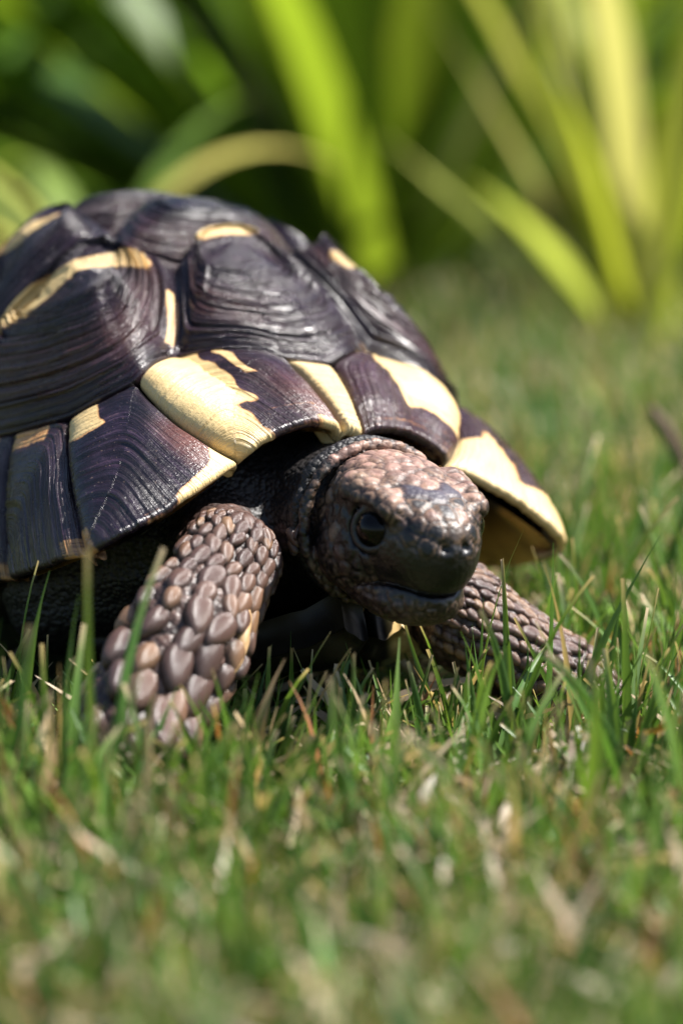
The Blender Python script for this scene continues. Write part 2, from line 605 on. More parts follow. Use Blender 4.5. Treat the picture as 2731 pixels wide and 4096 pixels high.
def marginal(name, top, rim, rear, front, seed, hi=True, bulge=1.2, cream=None, warm=None, deep=0.20, lip=2.0, rings=16, nuchal=False):
    """quad scute: a = 0 rear seam .. 1 front seam, b = 0 upper seam .. 1 free rim"""
    rng = np.random.default_rng(seed)
    na, nb = (130, 110) if hi else (40, 34)
    P, a, b = coons(top, rim, rear, front, na, nb)
    A = np.broadcast_to(a, P.shape[:2]); B = np.broadcast_to(b, P.shape[:2])
    N = grid_normals(P, False)
    out = P.mean((0, 1)) - (AX + np.array([0, 0, -8]))
    if (N.mean((0, 1)) * out).sum() < 0:
        N = -N
    prof = (1 - np.abs(2 * A - 1) ** 6) * (1 - (1 - B) ** 7 * 1.0)
    P = P + N * (bulge * prof)[..., None]
    cen = P.mean((0, 1))
    if nuchal:
        R = B
    else:
        R = np.maximum(A * 0.98, (1 - B))            # chevron rings round the areola at the rear rim corner
        k = 14.0
        R = np.log(np.exp(k * A * 0.98) + np.exp(k * (1 - B))) / k
    R = np.clip(R, 0, 1.05)
    x, y = ring_profile(rng, rings, deep)
    wob = 0.025 * (vnoise(P.reshape(-1, 3), 0.15, seed).reshape(A.shape) - 0.5)
    amp = 0.5 + 0.9 * vnoise(P.reshape(-1, 3), 0.12, seed + 1).reshape(A.shape)
    disp = np.interp(np.clip(R + wob, 0, 1), x, y) * amp + 0.5 * (vnoise(P.reshape(-1, 3), 0.2, seed + 2).reshape(A.shape) - 0.5)
    fade = smooth(0, 0.03, A) * smooth(1, 0.97, A) * smooth(0, 0.03, B)
    # seam groove: edges sink a little
    sink = 0.9 * (np.exp(-A / 0.018) + np.exp(-(1 - A) / 0.018) + np.exp(-B / 0.02))
    # ragged free rim
    nick = (vnoise(np.stack([A[-1] * 9, A[-1] * 0, A[-1] * 0], 1), 1.0, seed + 9) - 0.5) * 0.5
    P = P + N * (disp * fade - sink)[..., None]
    drim = P[-1] - P[-4]
    drim /= np.linalg.norm(drim, axis=1, keepdims=True)
    P = P + drim[None] * (nick[None, :] * smooth(0.8, 1.0, B))[..., None]
    # rounded free edge turning underneath
    extra = []
    for ang, in_ in ((35, .25), (70, .55), (105, .75), (150, .8), (178, .55)):
        q = math.radians(ang)
        extra.append(P[-1] + drim * (lip / 2 * math.sin(q)) * 0.8 - N[-1] * (lip / 2 * (1 - math.cos(q))))
    extra.append(extra[-1] - drim * 5.0 - N[-1] * 0.4)
    rows = np.concatenate([P, np.stack(extra)])
    n, m = rows.shape[:2]
    # side and top skirts
    V = rows.reshape(-1, 3)
    F = grid_faces(n, m)
    Bx = np.concatenate([B, np.repeat(np.array([1.02, 1.04, 1.06, 1.08, 1.1, 1.2])[:, None], m, 1)])
    Ax = np.concatenate([A, np.tile(A[-1], (6, 1))])
    Rx = np.concatenate([R, np.tile(R[-1], (6, 1))])
    base = len(V)
    Nfull = np.concatenate([N, np.tile(N[-1], (6, 1, 1))])
    nv = []
    F2 = []
    for idx in (np.arange(n) * m, np.arange(n) * m + m - 1, np.arange(m)):
        q = V[idx] - Nfull.reshape(-1, 3)[idx] * 1.8
        st = base + sum(len(z) for z in nv)
        nv.append(q)
        k = np.arange(len(idx) - 1)
        F2.append(np.stack([idx[k], idx[k + 1], st + k + 1, st + k], 1))
    src = np.concatenate([np.arange(len(V)), np.arange(n) * m, np.arange(n) * m + m - 1, np.arange(m)])
    V = np.concatenate([V] + nv)
    F = np.concatenate([F] + F2)
    Af, Bf, Rf = Ax.ravel()[src], Bx.ravel()[src], Rx.ravel()[src]
    along = np.where(Af * 0.98 > 1 - Bf, Bf, Af)
    uv = np.stack([along * 1.2 + seed * 2.3, Rf * 0.55 + seed * 1.3], 1)
    cr = np.zeros(len(V)) if cream is None else cream(Af, Bf, V)
    wm = np.full(len(V), 0.12) if warm is None else warm(Af, Bf, V)
    return store_scute(name, V, F, uv, cr, wm)


def box2(A, B, a0, a1, b0, b1, sa=0.05, sb=0.05):
    return smooth(a0 - sa, a0 + sa, A) * smooth(a1 + sa, a1 - sa, A) * smooth(b0 - sb, b0 + sb, B) * smooth(b1 + sb, b1 - sb, B)


# ---- bone core below the scutes and the lining of the shell opening -> "carapace"
RIM = ['Nt', 'M12r', 'M23r', 'M34r', 'M45r', 'M56r', 'M67r', 'M78r', 'M89r', 'M90r', 'M01r', 'M11r']
TOP = ['Ntop', 'V1f', 'M12c', 'M23c', 'M34c', 'M45c', 'M56c', 'M67c', 'M78c', 'M89c', 'M90c', 'M01c', 'M11c']


def rim_curve(s):
    P = []
    for k in range(len(RIM) - 1):
        P.append(edge((RIM[k], s), (RIM[k + 1], s), 14)[:-1])
    P.append(J['M11r', s][None])
    return np.concatenate(P)


def build_carapace():
    r1, r2 = rim_curve(-1), rim_curve(1)
    loop = np.concatenate([r1, r2[::-1]])
    n = 200
    loop = resample(np.concatenate([loop, loop[:1]]), n)
    ctr = np.array([-13.0, 0, 45.0])
    inw = ctr - loop
    inw[:, 2] = 0
    # horizontal inward direction, elliptical
    inw /= np.linalg.norm(inw, axis=1, keepdims=True)
    up = np.array([0, 0, 1.0])
    fr = smooth(10, 45, loop[:, 0])[:, None]           # 1 in the front opening
    rows = []
    rows.append(loop + inw * 1.2 - up * 0.9)
    rows.append(loop + inw * 4 + up * (-0.6))
    rows.append(loop + inw * 9 + up * (1.5 + 1.5 * fr))
    rows.append(loop + inw * 14 + up * (6 + 3 * fr))
    rows.append(loop + inw * 17 + up * (14))
    dome = []
    for f in (0.35, 0.62, 0.82, 0.94):
        d = (loop + inw * 17 + up * 14)
        c = np.array([-15, 0, 74.0])
        q = d * (1 - f) + c * f
        q[:, 2] = d[:, 2] + (74 - d[:, 2]) * math.sin(f * math.pi / 2) - 4
        dome.append(q)
    rows += dome
    P = np.stack(rows)
    m = P.shape[1]
    V = P.reshape(-1, 3)
    F = grid_faces(len(rows), m, True)[:, ::-1]
    # tint: honey-yellow horn under the rim, brightened for sun glowing through, with dark blotches, dark skin-side deeper
    R = np.repeat(np.arange(len(rows)), m)
    nz = vnoise(V, 0.10, 3)
    yellow = np.array([0.66, 0.37, 0.10]); dark = np.array([0.035, 0.022, 0.014])
    w = smooth(4.2, 2.4, R) * smooth(0.72, 0.60, nz)
    col = dark + w[:, None] * (yellow - dark)
    me = mesh_np('carapace', V * MM, F)
    attr_c(me, 'tint', col)
    return link('carapace', me, MAT['lining'], tortoise)


carapace = build_carapace()

R_, L_ = -1, 1


# ---- vertebral scutes
def cream_v1(V, r):
    m = capsules(V, [(15, -8, 80, 17, 5, 82.5, 2.6, 1.6), (14, -10, 77, 15, -6, 79.5, 1.6, 1.2)])
    return m


def ctr_of(loop):
    pts = np.concatenate([edge(loop[k], loop[(k + 1) % len(loop)], 20)[:-1] for k in range(len(loop))])
    return pts.mean(0)


def vertebral(loop, shift, hgt, seed, **kw):
    return fan_scute('vertebral_scute', loop, np.array(shift), hgt, seed, **kw)


V1 = [('Ntop', L_), ('Ntop', R_), ('V1f', R_), ('V1V2', R_), ('V1V2', L_), ('V1f', L_)]
vertebral(V1, (18.6, -0.8, 77.0), 0, 11, cream=cream_v1, warm=lambda V, r: 0.18 + 0.5 * smooth(0.3, 0.6, r) * smooth(.9, .6, r) * smooth(2, -12, V[:, 1]), keel=0, rings=24, pw=2.6, akr=0.40, rnd=0.40, deep=0.75)
V2 = [('V1V2', L_), ('V1V2', R_), ('V2C', R_), ('V2V3', R_), ('V2V3', L_), ('V2C', L_)]
vertebral(V2, (4.0, 0, 87.5), 0, 12, warm=lambda V, r: 0.5 * smooth(.3, .8, r))
V3 = [('V2V3', L_), ('V2V3', R_), ('V3C', R_), ('V3V4', R_), ('V3V4', L_), ('V3C', L_)]
vertebral(V3, (-18, 0, 92.3), 0, 13, warm=lambda V, r: 0.4 * smooth(.3, .8, r))
V4 = [('V3V4', L_), ('V3V4', R_), ('V4C', R_), ('V4V5', R_), ('V4V5', L_), ('V4C', L_)]
vertebral(V4, (-40, 0, 87), 0, 14, hi=False)
V5 = [('V4V5', L_), ('V4V5', R_), ('V5b', R_), ('M11c', R_), ('M11c', L_), ('V5b', L_)]
vertebral(V5, (-62, 0, 66), 0, 15, hi=False)

# ---- costal scutes
C1L = ['V1f', 'V1V2', 'V2C', 'C12', 'M45c', 'M34c', 'M23c', 'M12c']
C2L = ['V2C', 'V2V3', 'V3C', 'C23', 'M67c', 'M56c', 'C12']
C3L = ['V3C', 'V3V4', 'V4C', 'C34', 'M89c', 'M78c', 'C23']
C4L = ['V4C', 'V4V5', 'V5b', 'M01c', 'M90c', 'C34']


def stripe(strokes):
    return lambda V, r: capsules(V, strokes)


for s in (R_, L_):
    def mk(lst):
        return [(k, s) for k in lst]
    c = ctr_of(mk(C1L))
    dy, dz = (0, 0) if s < 0 else (2.5, 3.0)
    st = [(18.5, s * (20.5 + dy), 74.2 + dz * .5, 10.3, s * (29.5 + dy), 71.5 + dz, 2.6, 1.0), (10.3, s * (29.5 + dy), 71.5 + dz, 4.0, s * (37 + dy), 66.5 + dz, 2.6, 1.0),
          (4.0, s * (37 + dy), 66.5 + dz, -4.0, s * (44 + dy), 57 + dz, 2.4, 1.0), (27.5, s * 21.0, 57, 22, s * 17.5, 66, 1.3, 1.0)]
    fan_scute('costal_scute', mk(C1L), np.array((9.5, s * (30.0 if s < 0 else 32.0), 72.0 if s < 0 else 75.0)), 0, 21 + s, cream=stripe(st),
              warm=(lambda V, r: 0.15 + 0.5 * smooth(.3, .6, r) * smooth(.95, .7, r)), rings=24, pw=3.0, akr=0.36, deep=0.85)
    c = ctr_of(mk(C2L))
    st2 = [(-6, s * 22, 84, -12, s * 27.5, 83.5, 1.9, 1.0), (-12, s * 27.5, 83.5, -19, s * 36, 78, 1.8, 1.0), (-19, s * 36, 78, -25, s * 45, 62, 1.5, 1.0)]
    fan_scute('costal_scute', mk(C2L), np.array((-12.0, s * (28 if s < 0 else 31), 81.5)), 0, 31 + s, cream=stripe(st2))
    c = ctr_of(mk(C3L))
    fan_scute('costal_scute', mk(C3L), c + np.array((0, -s * 6, 8)), 6.0, 41 + s, hi=False)
    c = ctr_of(mk(C4L))
    fan_scute('costal_scute', mk(C4L), c + np.array((0, -s * 5, 6)), 5.0, 51 + s, hi=False)


# ---- marginal scutes
def marg(s, tc_r, tc_f, rm_r, rm_f, seed, topmid=None, name='marginal_scute', **kw):
    if topmid:
        top = np.concatenate([edge((tc_r, s), (topmid, s))[:-1], edge((topmid, s), (tc_f, s))])
    else:
        top = edge((tc_r, s), (tc_f, s))
    return marginal(name, top, edge((rm_r, s), (rm_f, s)), edge((tc_r, s), (rm_r, s)), edge((tc_f, s), (rm_f, s)), seed, **kw)


def c_m1r(A, B, V):
    A = A + 0.07 * (vnoise(V, 0.30, 5) - 0.5); B = B + 0.10 * (vnoise(V, 0.25, 6) - 0.5)
    m = box2(A, B, -1, 0.53, -1, 0.72, .03, .06)
    m = np.maximum(m, box2(A, B, -1, 0.34, -1, 2, .10, .05))
    m = np.maximum(m, box2(A, B, 0.62, 0.675, -1, 0.42, .025, .10))
    m = np.maximum(m, box2(A, B, 0.35, 2.0, 0.97, 2, .05, .03) * (0.42 + 0.5 * smooth(.72, .9, A)))
    m = np.maximum(m, 0.37 * box2(A, B, 0.2, 1.0, 0.78, 2, .08, .05))
    return m


def c_m1l(A, B, V):
    A = A + 0.08 * (vnoise(V, 0.28, 5) - 0.5); B = B + 0.12 * (vnoise(V, 0.25, 6) - 0.5)
    m = smooth(0.76, 0.70, A + 0.24 * B) * smooth(0.03, 0.10, A) * smooth(0.80, 0.70, B)
    m = np.maximum(m, 0.38 * box2(A, B, -1, .95, .80, 2, .05, .05))
    return m


def c_m2r(A, B, V):
    m = box2(A + 0.10 * (vnoise(V, 0.3, 7) - .5), B + 0.16 * (vnoise(V, 0.3, 8) - .5), 0.02, 0.46, -1, 0.30, .06, .07)
    m = np.maximum(m, smooth(1.02, 1.10, B + 0.16 * A + 0.10 * smooth(.8, 1, A)) * smooth(.45, .6, A))
    m = np.maximum(m, 0.47 * box2(A, B, -1, 0.10, 0.85, 2, .05, .06))
    m = np.maximum(m, 0.42 * box2(A, B, 0.30, 2, 0.96, 2, .05, .02))
    return m


def c_m2l(A, B, V):
    B = B + 0.18 * (vnoise(V, 0.22, 6) - 0.5)
    m = box2(A, B, 0.55, 2, 0.55, 2, .15, .10)
    m = np.maximum(m, box2(A, B, -1, 2, 0.80, 2, .1, .06))
    return m


def c_m3(A, B, V):
    m = 0.52 * box2(A, B, 0.05, 0.75, -1, 0.20, .08, .05)
    m = np.maximum(m, 0.46 * box2(A, B, 0.80, 2, 0.88, 2, .1, .05))
    return m


marg(R_, 'M12c', 'Ntop', 'M12r', 'Nt', 61, topmid='V1f', cream=c_m1r, warm=lambda A, B, V: 0.15 + 0.8 * smooth(.55, .9, A) * smooth(.2, .8, B), bulge=2.2, lip=2.2)
marg(L_, 'M12c', 'Ntop', 'M12r', 'Nt', 62, topmid='V1f', cream=c_m1l, warm=lambda A, B, V: 0.35 + 0 * A, bulge=2.0, lip=2.2)
marg(R_, 'M23c', 'M12c', 'M23r', 'M12r', 63, cream=c_m2r, warm=lambda A, B, V: 0.05 + 1.0 * smooth(.68, .85, A) * smooth(.35, .7, B), bulge=2.0, lip=2.0)
marg(L_, 'M23c', 'M12c', 'M23r', 'M12r', 64, cream=c_m2l, warm=lambda A, B, V: 0.3 + 0 * A, bulge=2.0, lip=2.0)
for s in (R_, L_):
    marg(s, 'M34c', 'M23c', 'M34r', 'M23r', 66 + s, cream=c_m3, bulge=1.6)
    seq = [('M34', 'M45'), ('M45', 'M56'), ('M56', 'M67'), ('M67', 'M78'), ('M78', 'M89'), ('M89', 'M90'), ('M90', 'M01'), ('M01', 'M11')]
    for k, (f_, b_) in enumerate(seq):
        mid = {'M34': 'C12', 'M56': 'C23', 'M78': 'C34', 'M01': 'V5b'}.get(f_)
        if mid in ('C12', 'C23', 'C34'):
            mid = None
        marg(s, b_ + 'c', f_ + 'c', b_ + 'r', f_ + 'r', 70 + k * 3 + s, hi=(k == 0), cream=c_m3, topmid=mid, bulge=1.2)

# nuchal and supracaudal
sd_n = marginal('nuchal_scute', edge(('Ntop', R_), ('Ntop', L_)), edge(('Nt', R_), ('Nt', L_)), edge(('Ntop', R_), ('Nt', R_)), edge(('Ntop', L_), ('Nt', L_)),
                91, bulge=1.6, lip=2.6, deep=0.10, nuchal=True, cream=lambda A, B, V: 0.95 + 0 * A)
marginal('supracaudal_scute', edge(('M11c', L_), ('M11c', R_)), edge(('M11r', L_), ('M11r', R_)), edge(('M11c', L_), ('M11r', L_)), edge(('M11c', R_), ('M11r', R_)),
         92, hi=False, bulge=3, cream=c_m3)

#@@BODY
# ---- soft body: one continuous surface polygonised from a signed distance field (mm, tortoise frame)
def smin(a, b, k):
    h = np.clip(0.5 + 0.5 * (b - a) / k, 0, 1)
    return b * (1 - h) + a * h - k * h * (1 - h)


def smax(a, b, k):
    return -smin(-a, -b, k)


def cone(P, a, b, ra, rb, flat=None):
    """round cone from a (radius ra) to b (radius rb); flat = (direction, factor) squashes the section"""
    a = np.array(a, float); b = np.array(b, float)
    Q = P - a
    ab = b - a
    if flat is not None:
        d = np.array(flat[0], float); d /= np.linalg.norm(d)
        Q = Q + (Q @ d)[..., None] * d * (flat[1] - 1)
        ab = ab + (ab @ d) * d * (flat[1] - 1)
    t = np.clip((Q @ ab) / (ab @ ab), 0, 1)
    return np.linalg.norm(Q - t[..., None] * ab, axis=-1) - (ra + (rb - ra) * t)


def ell(P, c, r):
    Q = (P - np.array(c, float)) / np.array(r, float)
    k0 = np.linalg.norm(Q, axis=-1)
    k1 = np.linalg.norm(Q / np.array(r, float), axis=-1) + 1e-6
    return k0 * (k0 - 1) / k1


HC = np.array([74.0, -3.2, 20.5])
h_yaw, h_pit = math.radians(-4), math.radians(19)
HR = np.array(Euler((math.radians(2), h_pit, h_yaw)).to_matrix())      # head frame -> tortoise frame
EYE = (4.4, 8.3, 1.9)


def head_sdf(Q):
    d = ell(Q, (-4, 0, 2.0), (14.5, 11.6, 10.2))
    d = smin(d, ell(Q, (-5, 0, -5), (13, 12.4, 8.2)), 4)
    d = smin(d, ell(Q, (5, 0, 0.6), (10.8, 9.2, 8.6)), 4)
    d = smin(d, ell(Q, (8.6, 0, -2.6), (7.2, 6.8, 6.8)), 3)
    d = smax(d, (Q @ np.array([0.26, 0, 0.966])) - 10.4, 3.0)
    d = smin(d, ell(Q, (2.5, 0, -9.8), (11.0, 8.8, 4.8)), 2.2)
    d = smin(d, ell(Q, (9.0, 0, -9.0), (5.0, 5.0, 3.2)), 1.2)
    d = smax(d, -(Q[..., 2] * -1 - 12.9), 2.0) if False else d
    for s in (-1, 1):
        d = smin(d, cone(Q, (-2, s * 9.2, 7.0), (7.6, s * 8.0, 5.8), 2.9, 2.3), 1.2)
        e = np.linalg.norm(Q - np.array([EYE[0], s * (EYE[1] + 1.2), EYE[2]]), axis=-1)
        d = smax(d, -(e - 4.2), 0.9)
        # eyelids: a ring around the eye opening
        ax = np.array([0.42, s * 0.88, 0.10]); ax /= np.linalg.norm(ax)
        q = Q - np.array([EYE[0], s * EYE[1], EYE[2]]) - ax * 1.35
        h = q @ ax
        rad = np.linalg.norm(q - h[..., None] * ax, axis=-1)
        d = smin(d, np.sqrt((rad - 3.3) ** 2 + h ** 2) - 0.85, 0.6)
        n = np.linalg.norm(Q - np.array([15.8, s * 1.9, 1.6]), axis=-1)
        d = smax(d, -(n - 1.0), 0.5)
    # mouth slit
    zm = -6.6 - 0.11 * np.maximum(8 - Q[..., 0], 0) ** 1.5 + -0.22 * np.maximum(Q[..., 0] - 11, 0)
    slit = np.maximum(np.abs(Q[..., 2] - zm) - 0.30, -(Q[..., 0] - 1.0))
    shell = np.maximum(slit, -d - 0.9)
    d = smax(d, -shell, 0.7)
    # horny beak edge overhanging
    return d


def body_sdf(P):
    Q = (P - HC) @ HR
    d = head_sdf(Q)
    # neck in loose skin
    nb = np.array([40.0, -0.5, 25.0]); nf = HC + HR @ np.array([-15.0, 0, -2.0])
    n = cone(P, nb, nf, 14.0, 12.2)
    d = smin(d, n, 1.0)
    d = smin(d, cone(P, nb, HC + HR @ np.array([-6.0, 0, -2.0]), 12.0, 10.0), 0.6)
    # folded collar of skin round the back of the head
    q = Q - np.array([-9.5, 0, -1.5])
    rad = np.sqrt((q[..., 1] / 1.0) ** 2 + (q[..., 2] / 0.97) ** 2)
    xoff = q[..., 0] + 0.35 * (q[..., 2] - 3) * 0.5
    tor = np.sqrt((rad - 13.7) ** 2 + (xoff + 1.2) ** 2) - 1.05
    d = smin(d, tor, 0.5)
    tor = np.sqrt((rad - 13.2) ** 2 + (xoff + 4.4) ** 2) - 1.4
    d = smin(d, tor, 0.6)
    # trunk
    t = ell(P, (-15, 0, 30), (58, 40, 18))
    t = smin(t, ell(P, (30, 0, 24), (22, 30, 16)), 8)
    d = smin(d, t, 3)
    for s in (-1, 1):
        # shoulder skin and armpit
        d = smin(d, cone(P, (32, s * 22, 22), (14, s * 34, 14), 14, 13), 4)
    # right foreleg (towards the viewer)
    d = smin(d, cone(P, (36, -20, 20), (55.0, -26.5, 16.5), 10, 8.2), 3)
    leg = cone(P, (55.5, -26.5, 16.5), (61, -38.5, 4), 8.2, 9.8, ((1, .15, .25), 1.18))
    leg = smin(leg, cone(P, (61, -38.5, 4), (63.0, -49.5, -9), 9.8, 9.4, ((1, .15, .25), 1.12)), 2)
    leg = smin(leg, ell(P, (64.5, -51.0, -14), (9.5, 9.5, 7.0)), 3)
    d = smin(d, leg, 1.5)
    # left foreleg
    d = smin(d, cone(P, (38, 18, 18), (60, 19, 5), 11, 8.6), 3)
    leg = cone(P, (60, 19, 5), (69.0, 32, -6.5), 8.6, 7.8)
    leg = smin(leg, cone(P, (69, 32, -6.5), (71.5, 37.0, -11), 7.8, 6.8), 2)
    leg = smin(leg, ell(P, (72.5, 38.5, -13.5), (8.0, 7.0, 5.5)), 3)
    d = smin(d, leg, 1.5)
    # hind legs and tail
    for s in (-1, 1):
        d = smin(d, cone(P, (-48, s * 28, 24), (-60, s * 40, 14), 12, 9), 4)
        d = smin(d, cone(P, (-60, s * 40, 14), (-64, s * 43, 8 + s * 4), 8.5, 8), 3)
    d = smin(d, cone(P, (-62, 0, 26), (-84, 0, 18), 6, 2), 3)
    return d


def surface_nets(f, lo, hi, h, coarse=4):
    lo = np.array(lo, float); hi = np.array(hi, float)
    nc = np.ceil((hi - lo) / (h * coarse)).astype(int) + 1
    ax = [lo[k] + np.arange(nc[k]) * h * coarse + h * (coarse - 1) / 2 for k in range(3)]
    G = np.stack(np.meshgrid(*ax, indexing='ij'), -1)
    gc = f(G.reshape(-1, 3)).reshape(nc)
    near = np.abs(gc) < h * coarse * 1.9
    val = np.repeat(np.repeat(np.repeat(gc, coarse, 0), coarse, 1), coarse, 2).astype(np.float32)
    nm = np.repeat(np.repeat(np.repeat(near, coarse, 0), coarse, 1), coarse, 2)
    idx = np.argwhere(nm)
    vals = np.empty(len(idx), np.float32)
    for k in range(0, len(idx), 400000):
        vals[k:k + 400000] = f(lo + idx[k:k + 400000] * h)
    val[nm] = vals
    S = val < 0
    c = [S[i:S.shape[0] - 1 + i, j:S.shape[1] - 1 + j, k:S.shape[2] - 1 + k] for i in (0, 1) for j in (0, 1) for k in (0, 1)]
    cnt = sum(x.astype(np.int8) for x in c)
    act = (cnt > 0) & (cnt < 8)
    cell = np.argwhere(act)
    vid = np.full(act.shape, -1, np.int64)
    vid[act] = np.arange(len(cell))
    acc = np.zeros((len(cell), 3)); num = np.zeros(len(cell))
    corners = np.array([(i, j, k) for i in (0, 1) for j in (0, 1) for k in (0, 1)])
    cv = np.stack([val[cell[:, 0] + a, cell[:, 1] + b, cell[:, 2] + d] for a, b, d in corners], 1)
    for p in range(8):
        for q in range(p + 1, 8):
            if np.abs(corners[p] - corners[q]).sum() != 1:
                continue
            m = (cv[:, p] < 0) != (cv[:, q] < 0)
            t = cv[m, p] / (cv[m, p] - cv[m, q])
            acc[m] += corners[p] + t[:, None] * (corners[q] - corners[p])
            num[m] += 1
    V = lo + (cell + acc / num[:, None]) * h
    F = []
    for axis in range(3):
        sl0 = [slice(None)] * 3; sl1 = [slice(None)] * 3
        sl0[axis] = slice(0, -1); sl1[axis] = slice(1, None)
        a, b = S[tuple(sl0)], S[tuple(sl1)]
        e = np.argwhere(a != b)
        u, v = (axis + 1) % 3, (axis + 2) % 3
        ok = (e[:, u] > 0) & (e[:, v] > 0) & (e[:, u] < S.shape[u] - 1) & (e[:, v] < S.shape[v] - 1)
        e = e[ok]
        def at(du, dv):
            w = e.copy(); w[:, u] += du; w[:, v] += dv
            return vid[w[:, 0], w[:, 1], w[:, 2]]
        q = np.stack([at(-1, -1), at(0, -1), at(0, 0), at(-1, 0)], 1)
        flip = ~a[e[:, 0], e[:, 1], e[:, 2]]
        q[flip] = q[flip][:, ::-1]
        F.append(q)
    F = np.concatenate(F)
    F = F[(F >= 0).all(1)]
    return V, F


def sdf_grad(f, V, e=0.15):
    g = np.stack([f(V + np.array(d) * e) - f(V - np.array(d) * e) for d in ((1, 0, 0), (0, 1, 0), (0, 0, 1))], 1)
    return g / (np.linalg.norm(g, axis=1, keepdims=True) + 1e-9)


BV, BF = surface_nets(body_sdf, (-90, -62, -25), (96, 62, 52), 0.5)
for _ in range(2):
    Nb = sdf_grad(body_sdf, BV)
    BV = BV - Nb * np.clip(body_sdf(BV), -0.5, 0.5)[:, None]
Nb = sdf_grad(body_sdf, BV, 0.35)
Qh = (BV - HC) @ HR
headness = smooth(-12.5, -9.0, Qh[:, 0] + 0.18 * (Qh[:, 2] - 2)) * smooth(20, 17, np.linalg.norm(Qh * np.array([.8, 1, 1]), axis=1))


def poisson(idx, dist, rng):
    """greedy subset of vertex ids with spacing dist(id)"""
    idx = rng.permutation(idx)
    cell = {}
    out = []
    for i in idx:
        p = BV[i]; r = dist[i]
        c = tuple((p // 3.0).astype(int))
        ok = True
        for a in (-1, 0, 1):
            for b in (-1, 0, 1):
                for d in (-1, 0, 1):
                    for j in cell.get((c[0] + a, c[1] + b, c[2] + d), ()):
                        if ((BV[j] - p) ** 2).sum() < r * r:
                            ok = False
                            break
                    if not ok:
                        break
                if not ok:
                    break
            if not ok:
                break
        if ok:
            out.append(i)
            cell.setdefault(c, []).append(i)
    return np.array(out)


def leg_axis_dist(P, pts):
    best = np.full(len(P), 1e9)
    for a, b in zip(pts[:-1], pts[1:]):
        a = np.array(a, float); b = np.array(b, float)
        ab = b - a
        t = np.clip(((P - a) @ ab) / (ab @ ab), 0, 1)
        best = np.minimum(best, np.linalg.norm(P - a - t[:, None] * ab, axis=1))
    return best


LEG_R = [(52, -25.5, 17), (61, -38.5, 4), (63, -49.5, -9), (65, -52, -17)]
LEG_L = [(55, 18, 7), (60, 19, 5), (69, 32, -6), (72.5, 38.5, -14)]
legness = np.maximum(smooth(15, 11, leg_axis_dist(BV, LEG_R)), smooth(14, 10.5, leg_axis_dist(BV, LEG_L)))
legness = legness * smooth(46, 52, BV[:, 0]) * smooth(15.0, 17.5, np.linalg.norm(Qh + np.array([6.0, 0, 0]), axis=1))

# --- scale cells on the head: named plates by hand, the rest scattered
brown = (0.20, 0.11, 0.08); pink = (0.42, 0.25, 0.18); dark = (0.020, 0.015, 0.018); grey = (0.055, 0.046, 0.062)
tan = (0.24, 0.16, 0.10); black = (0.010, 0.008, 0.009); dbrown = (0.060, 0.036, 0.028)
plates = [((8.0, 0.3, 9.2), grey), ((6.6, -3.4, 9.0), grey), ((6.6, 3.6, 9.0), grey),
          ((12.6, -3.2, 6.6), brown), ((12.8, 3.2, 6.4), pink), ((15.3, 0.1, 4.4), tan),
          ((2.6, -2.8, 11.2), pink), ((2.4, 2.6, 11.2), pink), ((3.0, -6.6, 9.6), dbrown), ((2.6, 6.6, 9.6), brown),
          ((-2.2, 0.2, 12.2), pink), ((-2.4, -4.8, 11.6), brown), ((-2.6, 5.0, 11.6), pink), ((-6.5, -2.2, 12.2), pink), ((-6.8, 2.6, 12.2), brown),
          ((-1.0, -9.0, 8.6), tan), ((-5.5, -8.6, 8.4), dbrown), ((-6.6, -5.8, 10.8), pink)]
for s in (-1, 1):
    plates += [((x, s * y, z), c) for x, y, z, c in
               [(0.6, 10.0, 8.0, tan), (3.2, 9.2, 7.8, brown), (5.6, 8.6, 7.6, dbrown), (8.0, 7.6, 7.0, pink), (9.6, 6.4, 6.2, dbrown),
                (-4, 11.6, 3.0, dark), (-7.5, 11.0, 4.5, (0.40, 0.28, 0.18)), (-3.0, 12.0, -0.6, (0.38, 0.27, 0.18)), (-7.5, 11.8, -0.5, dark), (-1.0, 11.6, -3.6, brown),
                (-6.0, 12.2, -4.6, dbrown), (0.0, 10.8, -6.2, brown), (2.5, 9.6, -4.4, dark), (-4.0, 11.4, -8.2, dbrown), (-9, 11.2, -6.0, brown)]]
hv = np.where(headness > 0.5)[0]
pp = np.array([p for p, c in plates]); pc = np.array([c for p, c in plates])
qn = Qh[hv]
keep = np.ones(len(hv), bool)
for k, p in enumerate(pp):
    keep &= ((qn - p) ** 2).sum(1) > (3.6 if k < 3 else 2.7 if k < 6 else 2.0) ** 2
cand = hv[keep]
rngb = np.random.default_rng(5)
dist = np.full(len(BV), 2.4)
dist[Qh[:, 2] < -7] = 1.9
dist[Qh[:, 0] < -4] = 2.2
fill = poisson(cand, dist, rngb)
seedsP = np.concatenate([HC + pp @ HR.T, BV[fill]])
pal = np.array([dark, dbrown, dark, brown, dark, dark, (0.09, 0.05, 0.04)])
fc = pal[rngb.integers(0, len(pal), len(fill))] * rngb.uniform(0.4, 0.9, (len(fill), 1))
top = Qh[fill][:, 2] > 8
fc[top] = np.array(pink) * rngb.uniform(0.5, 1.1, (top.sum(), 1))
seedsC = np.concatenate([pc, fc])
